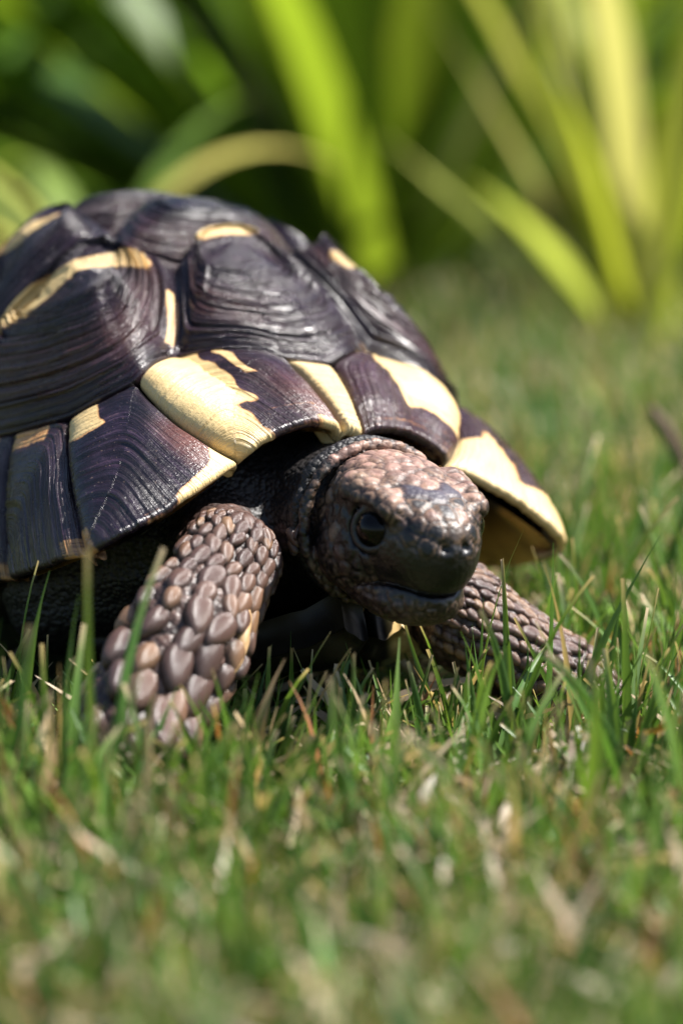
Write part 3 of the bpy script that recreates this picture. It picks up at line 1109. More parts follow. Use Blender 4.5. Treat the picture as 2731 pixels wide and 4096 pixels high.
# --- fine cells on legs, armpits and neck
ov = np.where((headness <= 0.5) & (BV[:, 0] > 5))[0]
dist2 = np.where(legness > 0.5, 2.3, 1.9)
other = poisson(ov, dist2, rngb)
allP = np.concatenate([seedsP, BV[other]])
oc = np.array([0.022, 0.015, 0.013]) * rngb.uniform(0.6, 1.5, (len(other), 1))
lg = legness[other] > 0.5
oc[lg] = np.array([0.10, 0.058, 0.042]) * rngb.uniform(0.45, 1.5, (lg.sum(), 1))
allC = np.concatenate([seedsC, oc])
kd = kdtree.KDTree(len(allP))
for i, p in enumerate(allP):
    kd.insert(p, i)
kd.balance()
d1 = np.full(len(BV), 3.0); d2 = np.full(len(BV), 9.0); own = np.zeros(len(BV), int)
warpP = BV + 0.5 * np.stack([vnoise(BV, 0.45, k) - 0.5 for k in (1, 2, 3)], 1)
for i in np.where(BV[:, 0] > 4)[0]:
    r = kd.find_n(warpP[i], 4)
    own[i] = r[0][1]; d1[i] = r[0][2]
    if r[0][1] < 3:
        d2[i] = next((q[2] for q in r[1:] if q[1] >= 3), 9.0)
    else:
        d2[i] = r[1][2]
gap = np.clip(d2 - d1, 0, 3)
groove = np.exp(-(gap / 0.42) ** 2)
beak = smooth(7.5, 9.5, Qh[:, 0]) * smooth(1.6, -0.2, Qh[:, 2] + 0.25 * (Qh[:, 0] - 12)) * smooth(-9.0, -7.8, Qh[:, 2]) * headness
beak = np.maximum(beak, smooth(4.5, 7.0, Qh[:, 0]) * smooth(-1.5, -3.0, Qh[:, 2]) * smooth(-8.2, -7.0, Qh[:, 2]) * headness)
eye_d = np.minimum(np.linalg.norm(Qh - np.array([EYE[0], EYE[1] + 1, EYE[2]]), axis=1), np.linalg.norm(Qh - np.array([EYE[0], -EYE[1] - 1, EYE[2]]), axis=1))
eyez = smooth(5.6, 4.2, eye_d)
amp = (0.42 * headness * (1 - 0.9 * beak) * (1 - eyez) + 0.42 * legness + 0.20 * (1 - headness) * (1 - legness) * (1 - 0.6 * smooth(24, 18, np.linalg.norm(Qh, axis=1)))) * smooth(4, 10, BV[:, 0])
dome = np.clip(gap / np.where(headness > .5, 0.9, 1.6), 0, 1) ** 0.7
disp = amp * (dome - 0.55) - 0.10 * groove * amp
# wrinkles in the loose skin of armpit and neck
wr = (1 - headness) * (1 - legness)
disp += wr * 0.5 * (np.sin(BV[:, 2] * 0.9 + 5 * vnoise(BV, 0.08, 8)) * 0.5)
disp += 0.22 * (vnoise(BV, 0.5, 4) - 0.5) * headness * (1 - beak)
BV2 = BV + Nb * disp[:, None]
colr = allC[own].copy()
mott = vnoise(BV, 0.55, 21)[:, None]
pale = np.array([0.30, 0.19, 0.115])
# every head scale is blotched with dark pigment, pale along its border
hm = headness[:, None]
bl = smooth(0.42, 0.62, mott)
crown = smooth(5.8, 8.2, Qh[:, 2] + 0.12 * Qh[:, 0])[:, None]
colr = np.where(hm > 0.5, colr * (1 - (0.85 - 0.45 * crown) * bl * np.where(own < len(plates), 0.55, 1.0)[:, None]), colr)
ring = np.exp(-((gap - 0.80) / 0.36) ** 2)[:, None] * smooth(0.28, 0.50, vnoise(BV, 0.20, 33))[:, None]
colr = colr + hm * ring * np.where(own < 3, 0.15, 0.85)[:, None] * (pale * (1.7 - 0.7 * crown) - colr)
colr = colr * (1 - 0.75 * groove[:, None] * (1 - 0.4 * wr[:, None]))
nzl = vnoise(BV, 0.34, 71) * 0.65 + vnoise(BV, 0.8, 72) * 0.35
squig = np.exp(-((nzl - 0.52) / 0.022) ** 2)[:, None] * smooth(0.38, 0.55, vnoise(BV, 0.13, 73))[:, None] * hm * (1 - crown) * smooth(9, 3, Qh[:, 0])[:, None]
colr = colr + 0.8 * squig * (np.array([0.62, 0.43, 0.29]) - colr)
bk = np.clip(beak, 0, 1)[:, None]
bcol = np.array(black) + smooth(0.55, 0.75, vnoise(BV * np.array([1, 1, .3]), 0.4, 12))[:, None] * np.array([0.030, 0.020, 0.018])
lipl = np.exp(-((Qh[:, 2] + 5.7 + 0.11 * np.maximum(8 - Qh[:, 0], 0) ** 1.5) / 0.45) ** 2)[:, None] * smooth(0.45, 0.6, vnoise(BV, 0.3, 17))[:, None]
bcol = bcol + lipl * 0.6 * (np.array([0.20, 0.13, 0.08]) - bcol)
colr = colr * (1 - bk) + bcol * bk
ez = eyez[:, None]
colr = colr * (1 - ez) + np.array([0.016, 0.012, 0.016]) * ez
thro = (smooth(-8, -11, Qh[:, 2]) * headness)[:, None]
colr = colr * (1 - 0.5 * thro) + 0.5 * thro * np.array([0.12, 0.055, 0.042]) * (0.4 + 1.2 * vnoise(BV, 0.5, 61))[:, None]
gloss = 0.58 - 0.16 * headness * (1 - 0.6 * crown[:, 0]) - 0.12 * legness - 0.06 * beak
body_me = mesh_np('body', BV2 * MM, BF)
shade_dim = np.where(headness[:, None] > 0.5, 0.25 + 0.50 * crown, 0.24 + 0.42 * legness[:, None])  # skin tint carries the shade on face and neck; crown kept brighter
attr_c(body_me, 'tint', np.clip(colr * shade_dim * np.array([0.97, 0.98, 1.08]), 0.002, 1))
attr_f(body_me, 'gloss', gloss)
attr_f(body_me, 'grain', np.clip(1 - 0.75 * headness - 0.5 * legness, 0.1, 1))
body = link('body', body_me, MAT['skin'], tortoise)


def uv_sphere(r, nu=32, nv=20):
    th = np.linspace(0.001, math.pi - 0.001, nv)
    ph = np.linspace(0, 2 * math.pi, nu, endpoint=False)
    V = np.stack([np.sin(th)[:, None] * np.cos(ph), np.sin(th)[:, None] * np.sin(ph), np.repeat(np.cos(th)[:, None], nu, 1)], -1).reshape(-1, 3) * r
    return V, grid_faces(nv, nu, True)[:, ::-1]


ev, ef = uv_sphere(3.45 * MM)
eye_me = mesh_np('eye', ev, ef)
eye_me.materials.append(MAT['eye'])
for s in (-1, 1):
    e = link('eye', eye_me, None, body)
    e.location = (HC + HR @ np.array([EYE[0] + .15, s * (EYE[1] + 0.1), EYE[2]])) * MM


# ---- overlapping horny scales on the forelegs, each one an object
def scale_mesh(var):
    """shield-shaped scale, unit length, root at -x, free tip at +x, about 60 triangles"""
    rng = np.random.default_rng(100 + var)
    n = 10
    ang = np.linspace(0, 2 * math.pi, n, endpoint=False)
    ex = np.cos(ang); ey = np.sin(ang)
    tip = 0.12 + 0.10 * var
    ox = ex * 0.56 + tip * np.maximum(ex, 0) ** 3
    oy = ey * 0.46 * (1 - 0.20 * np.maximum(ex, 0) ** 2)
    j = 1 + rng.uniform(-0.06, 0.06, n)
    rings = []
    for f, z in ((1.0, -0.24), (1.0, -0.04), (0.86, 0.15), (0.55, 0.275)):
        rings.append(np.stack([ox * f * j + 0.06 * (1 - f), oy * f * j, np.full(n, z) + 0.08 * (ox > 0.2) * f], 1))
    V = np.concatenate(rings + [np.array([[0.10, 0, 0.33]])])
    F = [tuple(f) for f in grid_faces(4, n, True)]
    c = len(V) - 1
    me = bpy.data.meshes.new('scale')
    me.from_pydata([tuple(v) for v in V], [], [tuple(int(i) for i in f) for f in F] + [(30 + k, 30 + (k + 1) % n, c) for k in range(n)])
    me.update()
    me.polygons.foreach_set('use_smooth', np.ones(len(me.polygons), bool))
    rim = np.concatenate([np.full(n, 1.0), np.full(n, 0.85), np.full(n, 0.25), np.zeros(n), [0]])
    attr_f(me, 'rim', rim)
    me.materials.append(MAT['scale'])
    return me


SCALES = [scale_mesh(k) for k in range(3)]


def frame(x, z):
    z = Vector(z).normalized()
    x = Vector(x)
    x = (x - z * x.dot(z)).normalized()
    y = z.cross(x)
    m = Matrix((x, y, z)).transposed()
    return m


def on_surface(p):
    p = np.array(p, float)
    for _ in range(5):
        p = p - sdf_grad(body_sdf, p, 0.4) * body_sdf(p)[:, None]
    return p, sdf_grad(body_sdf, p, 0.6)


def leg_scales(path, face, spread, rows, size0, size1, seed, tall=1.25, limit=170):
    rng = np.random.default_rng(seed)
    path = np.array(path, float)
    seg = np.linalg.norm(np.diff(path, axis=0), axis=1)
    s = np.concatenate([[0], np.cumsum(seg)])
    face = np.array(face, float); face /= np.linalg.norm(face)
    u = 0.0
    row = 0
    cnt = 0
    todo = []
    while u < s[-1] and cnt < limit:
        f = u / s[-1]
        sz = size0 + (size1 - size0) * min(1, f * 1.5)
        c = np.array([np.interp(u, s, path[:, k]) for k in range(3)])
        e = 0.5
        c2 = np.array([np.interp(min(u + e, s[-1]), s, path[:, k]) for k in range(3)])
        c1 = np.array([np.interp(max(u - e, 0), s, path[:, k]) for k in range(3)])
        d = (c2 - c1) / np.linalg.norm(c2 - c1)
        fx = face - d * (face @ d); fx /= np.linalg.norm(fx)
        fy = np.cross(d, fx)
        rad = 9.0
        da = sz * 0.90 / rad
        a = -spread + (row % 2) * da / 2
        while a < spread:
            aj = a + rng.uniform(-.13, .13) * da
            side = abs(a) / spread
            k = 1.0 - 0.35 * side ** 2 + rng.uniform(-.2, .2)
            dirv = fx * math.cos(aj) + fy * math.sin(aj)
            todo.append((c + dirv * rad + d * rng.uniform(-.16, .16) * sz, d, sz, k))
            cnt += 1
            a += da * (0.8 + 0.25 * k)
        u += sz * tall * 0.74
        row += 1
    ps, ns = on_surface([q[0] for q in todo])
    for p, n, (_, d, sz, k) in zip(ps, ns, todo):
            ln = sz * k * tall
            o = link('scale', SCALES[rng.integers(0, 3)], None, body)
            m3 = frame(d + n * 0.16 + np.cross(n, d) * rng.uniform(-.35, .35), n)
            M4 = m3.to_4x4() @ Matrix.Diagonal((ln * MM, sz * k * MM * rng.uniform(.92, 1.08), sz * MM * 0.86, 1))
            M4.translation = Vector((p + n * sz * 0.04) * MM)
            o.matrix_local = M4
    return cnt


n1 = leg_scales([(53.5, -23.5, 21), (56, -27, 16), (61, -38.5, 4), (63, -49.5, -9), (65, -51.5, -16)], (1.0, 0.25, 0.35), 1.6, 10, 2.4, 6.0, 1, tall=1.2)
n2 = leg_scales([(58, 17, 7), (64.5, 26, -1), (69, 32, -6.5), (72.0, 38, -13)], (0.8, -0.25, 0.55), 1.5, 10, 2.3, 3.3, 2, tall=1.05, limit=150)


# pale horny spurs along the edges of the near foreleg
def mat_spur():
    M = Mat('pale_spur')
    tc = M.n('ShaderNodeTexCoord').outputs['Object']
    M.color(M.mix(M.noise(3, 3, tc), (0.42, 0.22, 0.09), (0.55, 0.40, 0.22)))
    M.b.inputs['Roughness'].default_value = 0.35
    return M.m


sp_me = SCALES[2].copy()
sp_me.materials.clear()
sp_me.materials.append(mat_spur())
SPURS = [(68.7, -30.2, 5.9, 6.5), (69.7, -31.9, 1.7, 6.5), (70.3, -34.3, -1.4, 6.0), (69.0, -30.1, 10.1, 5.0), (57.1, -53.8, -2.0, 6.0)]
ps, ns = on_surface([q[:3] for q in SPURS])
for p, n, q in zip(ps, ns, SPURS):
    o = link('spur', sp_me, None, body)
    dv = np.array([0.15, -0.6, -0.8])
    M4 = frame(dv + n * 0.25, n).to_4x4() @ Matrix.Diagonal((q[3] * MM, q[3] * 0.42 * MM, q[3] * 0.5 * MM, 1))
    M4.translation = Vector((p + n * 0.3) * MM)
    o.matrix_local = M4


# ---- claws
def claw_mesh():
    n, m = 8, 8
    V = []
    for i in range(n):
        t = i / (n - 1)
        r = 1.5 * (1 - t) ** 0.7 + 0.08
        for k in range(m):
            a = 2 * math.pi * k / m
            V.append((7.5 * t, r * math.cos(a), r * 0.8 * math.sin(a) - 2.6 * t * t))
    me = mesh_np('claw', np.array(V) * MM, grid_faces(n, m, True))
    me.materials.append(MAT['claw'])
    return me


CLAW = claw_mesh()
for base, fwd, n in (((65, -51, -17.0), (0.85, -0.5, -0.15), 5), ((73.5, 39.0, -15.0), (0.9, 0.4, -0.1), 5)):
    base = np.array(base, float)
    fwd = Vector(fwd).normalized()
    sidev = Vector((0, 0, 1)).cross(fwd).normalized()
    for k in range(n):
        o = link('claw', CLAW, None, body)
        a = (k - 2) * 0.30
        d = (fwd * math.cos(a) + sidev * math.sin(a)).normalized()
        M4 = frame(d, (0, 0, 1)).to_4x4()
        M4.translation = (Vector(base) + sidev * (k - 2) * 2.6 + d * 6.5) * MM
        o.matrix_local = M4


# ---- plastron with its bridges
def build_plastron():
    def half_w(x):
        return np.interp(x, [-76, -70, -55, -40, -30, 10, 22, 32, 45, 55, 59], [4, 15, 27, 33, 44, 45, 38, 28, 20, 13, 6])
    def zc(x):
        return np.interp(x, [-76, 0, 40, 50, 56, 59], [13, 3.0, -2.4, -2.4, -0.6, 2.6])
    xs = np.linspace(-76, 59, 90)
    bridge = smooth(-42, -32, xs) * smooth(24, 14, xs)
    us = np.linspace(-1, 1, 61)
    P = np.zeros((len(xs), len(us), 3))
    for i, x in enumerate(xs):
        w = half_w(x)
        P[i, :, 0] = x - 2.5 * smooth(.0, .25, 1 - np.abs(us)) * 0 - (3.0 * np.exp(-(us / .10) ** 2) if x > 52 else 0)
        P[i, :, 1] = us * w
        lift = np.abs(us) ** 5
        P[i, :, 2] = zc(x) + lift * (bridge[i] * 13 + (1 - bridge[i]) * 2.5) + 0.4 * np.cos(us * 9)
        P[i, :, 1] += np.sign(us) * lift * bridge[i] * 4
    low = P.reshape(-1, 3)
    upP = P.copy(); upP[..., 2] += 3.2 + 3.2 * smooth(30, 52, upP[..., 0]); upP[..., :2] *= 0.97
    V = np.concatenate([low, upP.reshape(-1, 3)])
    n, m = P.shape[:2]
    F1 = grid_faces(n, m)
    F2 = F1[:, ::-1] + n * m
    b = [np.arange(m), np.arange(n) * m + m - 1, (n - 1) * m + np.arange(m)[::-1], (np.arange(n) * m)[::-1]]
    loop = np.concatenate([q[:-1] for q in b])
    k = np.arange(len(loop)); k2 = (k + 1) % len(loop)
    F3 = np.stack([loop[k], loop[k2], loop[k2] + n * m, loop[k] + n * m], 1)
    F = np.concatenate([F1, F2, F3])
    nz = vnoise(V, 0.09, 44)
    dk = np.array([0.006, 0.005, 0.005]); yl = np.array([0.50, 0.36, 0.15])
    w = smooth(0.50, 0.75, np.abs(np.concatenate([us[None].repeat(n, 0).ravel()] * 2)) + 0.5 * (nz - 0.5))
    w = w * (0.03 + 0.97 * smooth(10, 35, V[:, 0]) * smooth(-2, 6, V[:, 1]))
    col = dk + w[:, None] * (yl - dk)
    me = mesh_np('plastron', V * MM, F)
    attr_c(me, 'tint', col)
    return link('plastron', me, MAT['lining'], tortoise)


build_plastron()

#@@PLANTS
# ================================================================== PLANTS BEHIND THE LAWN
def leaf_mesh(az, el, length, droop, width, tint, rng, twist=0.0, nseg=14):
    """strap leaf: leaves the base at elevation el towards az and bends over; folded along its midrib"""
    t = np.linspace(0, 1, nseg + 1)
    e = el - droop * t ** 1.6
    step = length / nseg
    hx = np.cumsum(np.cos(e)) * step
    hz = np.cumsum(np.sin(e)) * step
    hx -= hx[0]; hz -= hz[0]
    side = np.array([-math.sin(az), math.cos(az), 0])
    fw = np.array([math.cos(az), math.sin(az), 0])
    sway = 0.04 * length * np.sin(t * 2.5 + rng.uniform(0, 6)) * t
    C = hx[:, None] * fw + hz[:, None] * np.array([0, 0, 1.0]) + sway[:, None] * side
    nrm = -np.sin(e)[:, None] * fw + np.cos(e)[:, None] * np.array([0, 0, 1.0])
    w = width * 0.5 * (0.55 + 0.45 * smooth(0, 0.35, t)) * (1 - smooth(0.55, 1.0, t) * 0.94)
    tw = twist * t
    sv = side[None] * np.cos(tw)[:, None] + nrm * np.sin(tw)[:, None]
    fold = -0.28
    nn = nrm * np.cos(tw)[:, None] - side[None] * np.sin(tw)[:, None]
    V = np.stack([C + sv * w[:, None], C + nn * (fold * w)[:, None], C - sv * w[:, None]], 1).reshape(-1, 3)
    me = mesh_np('leaf', V, grid_faces(nseg + 1, 3))
    base = np.array(tint)
    tt = np.repeat(t, 3)[:, None]
    tipc = np.array([0.42, 0.36, 0.13])
    c = base * (0.85 + 0.3 * tt)
    c = c + smooth(0.75, 1.0, tt) * rng.uniform(0, .5) * (tipc - c)
    attr_c(me, 'tint', c)
    me.materials.append(MAT['leaf'])
    return me


def plant(label, loc, leaves, group=None, spread=0.02, seed=0):
    rng = np.random.default_rng(seed)
    root = empty('strap_leaf_plant', loc)
    tag(root, label, 'plant', group)
    for (az, el, ln, dr, wd, tint) in leaves:
        tint = tuple(1.15 * q for q in tint)
        me = leaf_mesh(az, el, ln, dr, wd, tint, rng, rng.uniform(-.5, .5))
        o = link('leaf', me, None, root)
        a = rng.uniform(0, 6.28)
        o.location = (spread * math.cos(a) * rng.uniform(0, 1), spread * math.sin(a) * rng.uniform(0, 1), 0)
    return root


def tint_of(rng, kind):
    g = np.array([0.115, 0.205, 0.018]); y = np.array([0.29, 0.33, 0.035]); o = np.array([0.34, 0.32, 0.15]); d = np.array([0.06, 0.13, 0.02])
    k = {'green': (g, y, .24), 'olive': (y * 1.15, o, .6), 'dark': (d, g, .5), 'pale': (o * .9, o * .9, .3)}[kind]
    f = rng.uniform(0, 1) * k[2] * 2
    return tuple((k[0] + min(f, 1) * (k[1] - k[0])) * rng.uniform(0.75, 1.25))


def fan(rng, n, kind, l0, l1, w0, w1, el0=0.7, el1=1.5, az0=0, az1=6.283, d0=0.5, d1=1.5):
    return [(rng.uniform(az0, az1), rng.uniform(el0, el1), rng.uniform(l0, l1), rng.uniform(d0, d1), rng.uniform(w0, w1), tint_of(rng, kind)) for _ in range(n)]


rp = np.random.default_rng(21)
PI = math.pi
# broad green clump straight behind the tortoise
lv = fan(rp, 20, 'green', 0.30, 0.50, 0.026, 0.040, 1.0, 1.52, d0=0.1, d1=0.7)
for k in range(16):
    lv.append((PI + rp.uniform(-.6, .6), rp.uniform(.45, .95), rp.uniform(.40, .62), rp.uniform(.15, .6), rp.uniform(.026, .038), tint_of(rp, 'green' if k % 3 else 'dark')))
for k in range(26):
    sgn = -1 if k % 2 else 1
    lv.append(((PI if sgn < 0 else 0) + rp.uniform(-.55, .55), rp.uniform(0.75, 1.5), rp.uniform(.32, .52), rp.uniform(.1, .7), rp.uniform(.028, .042), tint_of(rp, 'green' if (k % 5 or sgn < 0) else 'olive')))
lv += [(PI + .25, 0.72, 0.46, 0.55, 0.036, (0.20, 0.30, 0.04)), (PI - .1, 0.92, 0.50, 0.7, 0.036, (0.16, 0.28, 0.03)), (PI + .5, .55, .40, .5, .030, (0.12, .22, .03)),
       (PI + .1, 1.15, 0.50, 0.4, 0.036, (0.14, 0.27, 0.03)), (-.2, 1.05, .46, .5, .040, (0.26, 0.36, 0.02)), (-.1, .95, .42, .4, .042, (0.30, 0.38, 0.02)),
       (-.5, 1.25, .42, .3, .034, (0.22, .34, .04)), (-1.6, 1.40, .36, .3, .034, (.13, .24, .03)), (-1.3, 1.45, .34, .2, .036, (.15, .25, .04))]
plant('big clump of bright green strap leaves fanning out behind the tortoise', (0.016, 1.24, 0), lv, seed=1)
# yellowish clump on the right
lv = [(PI + .1, 1.29, .26, .10, .022, (.36, .33, .18)), (PI + .2, 1.10, .185, .15, .021, (.36, .34, .17)), (PI + .3, .86, .150, .25, .020, (.30, .33, .14)),
      (PI + .8, .95, .13, .5, .018, (.36, .42, .10)), (PI - .2, 1.40, .30, .12, .018, (.40, .44, .10)), (.3, 1.38, .34, .2, .020, (.36, .42, .06)),
      (-.3, 1.15, .22, .7, .020, (.28, .38, .05)), (0, .8, .20, .8, .020, (.40, .44, .09)), (1.4, 1.4, .34, .3, .022, (.32, .40, .05))]
lv += fan(rp, 9, 'olive', 0.14, 0.30, 0.014, 0.020, 1.1, 1.5, d0=0.1, d1=0.6)
plant('yellowing clump of upright strap leaves at the lawn edge, tips fading to straw', (0.128, 1.03, 0), lv, seed=2, spread=0.012)
# low arching pale leaves just behind the shell
lv = [(-.2, 1.57, .165, 2.0, .0140, (.52, .47, .22)), (PI + .2, 1.50, .205, 2.45, .0140, (.36, .38, .15)), (PI + .9, 1.0, .17, 1.9, .014, (.30, .34, .10)), (PI - .3, 1.25, .23, 1.8, .016, (.26, .32, .07)),
      (2.0, 1.2, .18, 1.5, .015, (.20, .28, .06)), (1.0, 1.3, .18, 1.2, .015, (.16, .26, .04)), (PI + .5, 1.35, .15, 2.0, .012, (.5, .46, .18))]
plant('low clump of pale olive leaves arching over right behind the shell', (-0.095, 0.95, 0), lv, seed=3, spread=0.008)
# further clumps filling the bed
spots = [(-0.26, 1.45, 'dark', 'dark green strap-leaf clump at the left end of the planting bed'),
         (0.37, 1.50, 'olive', 'yellow-green strap-leaf clump next to the straw-tipped one, further from the tortoise'),
         (-0.12, 1.85, 'dark', 'dark green strap-leaf clump in the second row behind the big bright clump'),
         (0.22, 1.90, 'green', 'mid green strap-leaf clump in the second row behind the yellowing clump'),
         (-0.55, 1.75, 'green', 'loose green strap-leaf clump beyond the dark one'),
         (0.66, 1.85, 'green', 'green strap-leaf clump at the far right end of the bed')]
for k, (x, y, kind, lab) in enumerate(spots):
    plant(lab, (x, y, 0), fan(rp, 38, kind, 0.30, 0.58, 0.028, 0.044, 0.8, 1.5, d0=0.2, d1=1.0), group=None, seed=10 + k, spread=0.04)


def hedge(name, x0, x1, y0, y1, h, n, label, seed):
    rng = np.random.default_rng(seed)
    c = np.stack([rng.uniform(x0, x1, n), rng.uniform(y0, y1, n), h * rng.uniform(0, 1, n) ** 0.8], 1)
    c[:, 2] *= 0.75 + 0.35 * vnoise(np.stack([c[:, 0], c[:, 1] * 0, c[:, 0] * 0], 1), 3.0, seed)
    d = rng.normal(size=(n, 3)); d /= np.linalg.norm(d, axis=1, keepdims=True)
    e = np.cross(d, rng.normal(size=(n, 3))); e /= np.linalg.norm(e, axis=1, keepdims=True)
    L = rng.uniform(0.035, 0.08, n)[:, None]; Wd = L * rng.uniform(.3, .5, (n, 1))
    V = np.stack([c - d * L, c + e * Wd, c + d * L, c - e * Wd], 1).reshape(-1, 3)
    V[:, 2] = np.maximum(V[:, 2], 0.002)
    F = np.arange(4 * n).reshape(-1, 4)
    me = mesh_np(name, V, F)
    col = np.array([0.035, 0.075, 0.012]) * rng.uniform(0.5, 2.0, (n, 1)) + rng.uniform(0, .05, (n, 1)) * np.array([1, .9, .1])
    attr_c(me, 'tint', np.repeat(col, 4, 0))
    o = link(name, me, MAT['shrub'])
    tag(o, label, 'shrubbery', kind='stuff')


hedge('shrubbery', -3.2, 3.2, 2.25, 2.9, 0.85, 44000, 'dark leafy shrubbery closing off the planting bed behind the clumps', 4)

# ================================================================== GRASS
TM = np.array(Euler((T_ROL, T_PIT, T_YAW)).to_matrix())
TT = np.array(T_LOC)


def to_local(W):
    return (W - TT) @ TM * 1000.0


def blocked(W):
    """True where a world point lies inside the tortoise"""
    P = to_local(W)
    inside = np.zeros(len(P), bool)
    near = (P[:, 0] > -95) & (P[:, 0] < 100) & (np.abs(P[:, 1]) < 70)
    q = P[near]
    r = body_sdf(q) < 0.6
    r |= ell(q, (-13, 0, 36), (66, 54, 44)) < 0
    r |= (q[:, 2] > -4) & (np.abs(q[:, 1]) < 46) & (q[:, 0] < 52) & (q[:, 0] > -80)
    inside[near] = r
    return inside


def blades(base, L, Wd, lean, az, curl, tint, tip, cut, nseg=6, cols=3, seed=0):
    """numpy batch of grass blades -> vertices, faces, colours"""
    n = len(base)
    t = np.linspace(0, 1, nseg + 1)
    ang = lean[:, None] + curl[:, None] * t[None] ** 1.5          # from vertical
    dx = np.cumsum(np.sin(ang), 1) / nseg; dz = np.cumsum(np.cos(ang), 1) / nseg
    dx = np.concatenate([np.zeros((n, 1)), dx[:, :-1]], 1); dz = np.concatenate([np.zeros((n, 1)), dz[:, :-1]], 1)
    fw = np.stack([np.cos(az), np.sin(az), 0 * az], 1); sd_ = np.stack([-np.sin(az), np.cos(az), 0 * az], 1)
    C = base[:, None] + L[:, None, None] * (dx[..., None] * fw[:, None] + dz[..., None] * np.array([0, 0, 1.0]))
    C[..., 2] = np.maximum(C[..., 2], 0.0006)
    nr = -np.cos(ang)[..., None] * fw[:, None] + np.sin(ang)[..., None] * np.array([0, 0, 1.0])
    taper = 1 - smooth(0.35, 1.0, t)[None] * np.where(cut, 0.60, 0.95)[:, None]
    taper = taper * (0.7 + 0.3 * smooth(0, .25, t)[None])
    w = 0.5 * Wd[:, None] * taper
    rngq = np.random.default_rng(seed)
    th = rngq.uniform(-1.2, 1.2, n)[:, None] + rngq.uniform(-.8, .8, n)[:, None] * t[None]
    side = sd_[:, None] * np.cos(th)[..., None] + nr * np.sin(th)[..., None]
    nn = nr * np.cos(th)[..., None] - sd_[:, None] * np.sin(th)[..., None]
    if cols == 3:
        V = np.stack([C + side * w[..., None], C - nn * (0.45 * w)[..., None], C - side * w[..., None]], 2)
    else:
        V = np.stack([C + side * w[..., None], C - side * w[..., None]], 2)
    f = grid_faces(nseg + 1, cols)
    k = (nseg + 1) * cols
    F = (f[None] + (np.arange(n) * k)[:, None, None]).reshape(-1, 4)
    pale = np.array([0.30, 0.34, 0.12])
    col = tint[:, None] + (smooth(0.25, 0.0, t)[None, :, None] * 0.5) * (pale - tint[:, None])
    tw = (smooth(0.82, 0.97, t)[None] * cut[:, None])[..., None]
    col = col + tw * (tip[:, None] - col)
    col = np.repeat(col[:, :, None], cols, 2)
    return V.reshape(-1, 3), F, col.reshape(-1, 3)


def grass_tints(rng, n, dry=0.12):
    a = np.array([0.075, 0.165, 0.030]); b = np.array([0.150, 0.245, 0.035]); c = np.array([0.065, 0.145, 0.065])
    w = rng.uniform(0, 1, (n, 1)); v = rng.uniform(0, 1, (n, 1))
    t = (a * w + b * (1 - w)) * (1 - .4 * v) + c * .4 * v
    t *= rng.uniform(0.7, 1.25, (n, 1))
    d = rng.uniform(0, 1, n) < dry
    t[d] = np.array([0.42, 0.30, 0.16]) * rng.uniform(0.6, 1.25, (d.sum(), 1))
    br = rng.uniform(0, 1, n) < dry * 0.25
    t[br] = np.array([0.34, 0.15, 0.06]) * rng.uniform(0.6, 1.2, (br.sum(), 1))
    tip = np.array([0.50, 0.38, 0.24]) * rng.uniform(0.7, 1.4, (n, 1))
    return t, tip


def field(rng, n, x0, x1, y0, y1, l0, l1, w0, w1, dry, nseg, cols, seed, lean=0.35, check=True, tilt=None):
    b = np.stack([rng.uniform(x0, x1, n), rng.uniform(y0, y1, n), np.zeros(n)], 1)
    clump = vnoise(b, 55, seed)
    L = (l0 + (l1 - l0) * rng.beta(1.6, 2.6, n)) * (0.75 + 0.5 * clump)
    az = rng.uniform(0, 2 * math.pi, n)
    ln = np.abs(rng.normal(0, lean, n)) + 0.05
    cu = rng.uniform(-0.2, 0.9, n)
    tint, tip = grass_tints(rng, n, dry)
    cut = rng.uniform(0, 1, n) < 0.5
    # trampled strip under the chin
    tr = (np.abs(b[:, 0] + 0.006) < 0.026) & (b[:, 1] > 0.325) & (b[:, 1] < 0.425)
    L[tr] = np.minimum(L[tr], rng.uniform(0.010, 0.027, tr.sum()))
    Wd = rng.uniform(w0, w1, n)
    if check:
        ok = np.ones(n, bool)
        for f in (0.0, 0.35, 0.7, 1.0):
            a = ln + cu * f * .6
            p = b + np.stack([np.cos(az) * np.sin(a), np.sin(az) * np.sin(a), np.cos(a)], 1) * (L * f)[:, None]
            ok &= ~blocked(p)
        b, L, az, ln, cu, tint, tip, cut, Wd = (q[ok] for q in (b, L, az, ln, cu, tint, tip, cut, Wd))
    return blades(b, L, Wd, ln, az, cu, tint, tip, cut, nseg, cols, seed)


def join(parts):
    V, F, C = [], [], []
    o = 0
    for v, f, c in parts:
        V.append(v); F.append(f + o); C.append(c)
        o += len(v)
    return np.concatenate(V), np.concatenate(F), np.concatenate(C)


rg = np.random.default_rng(77)
near = field(rg, 27000, -0.20, 0.20, 0.10, 0.60, 0.007, 0.029, 0.0008, 0.0018, 0.11, 6, 3, 5, lean=0.48)
tall = field(rg, 1700, -0.16, 0.18, 0.335, 0.62, 0.020, 0.044, 0.0013, 0.0022, 0.05, 7, 3, 6, lean=0.26)
mid = field(rg, 14000, -0.42, 0.42, 0.60, 1.02, 0.014, 0.042, 0.0016, 0.0032, 0.09, 4, 2, 7, check=False)
far = field(rg, 13000, -0.75, 0.80, 1.02, 1.60, 0.016, 0.050, 0.0022, 0.0042, 0.10, 3, 2, 8, check=False)
out1 = field(rg, 5000, -0.55, -0.20, 0.10, 0.60, 0.012, 0.036, 0.0016, 0.003, 0.14, 4, 2, 9, check=False)
out2 = field(rg, 5000, 0.20, 0.55, 0.10, 0.60, 0.012, 0.036, 0.0016, 0.003, 0.14, 4, 2, 10, check=False)
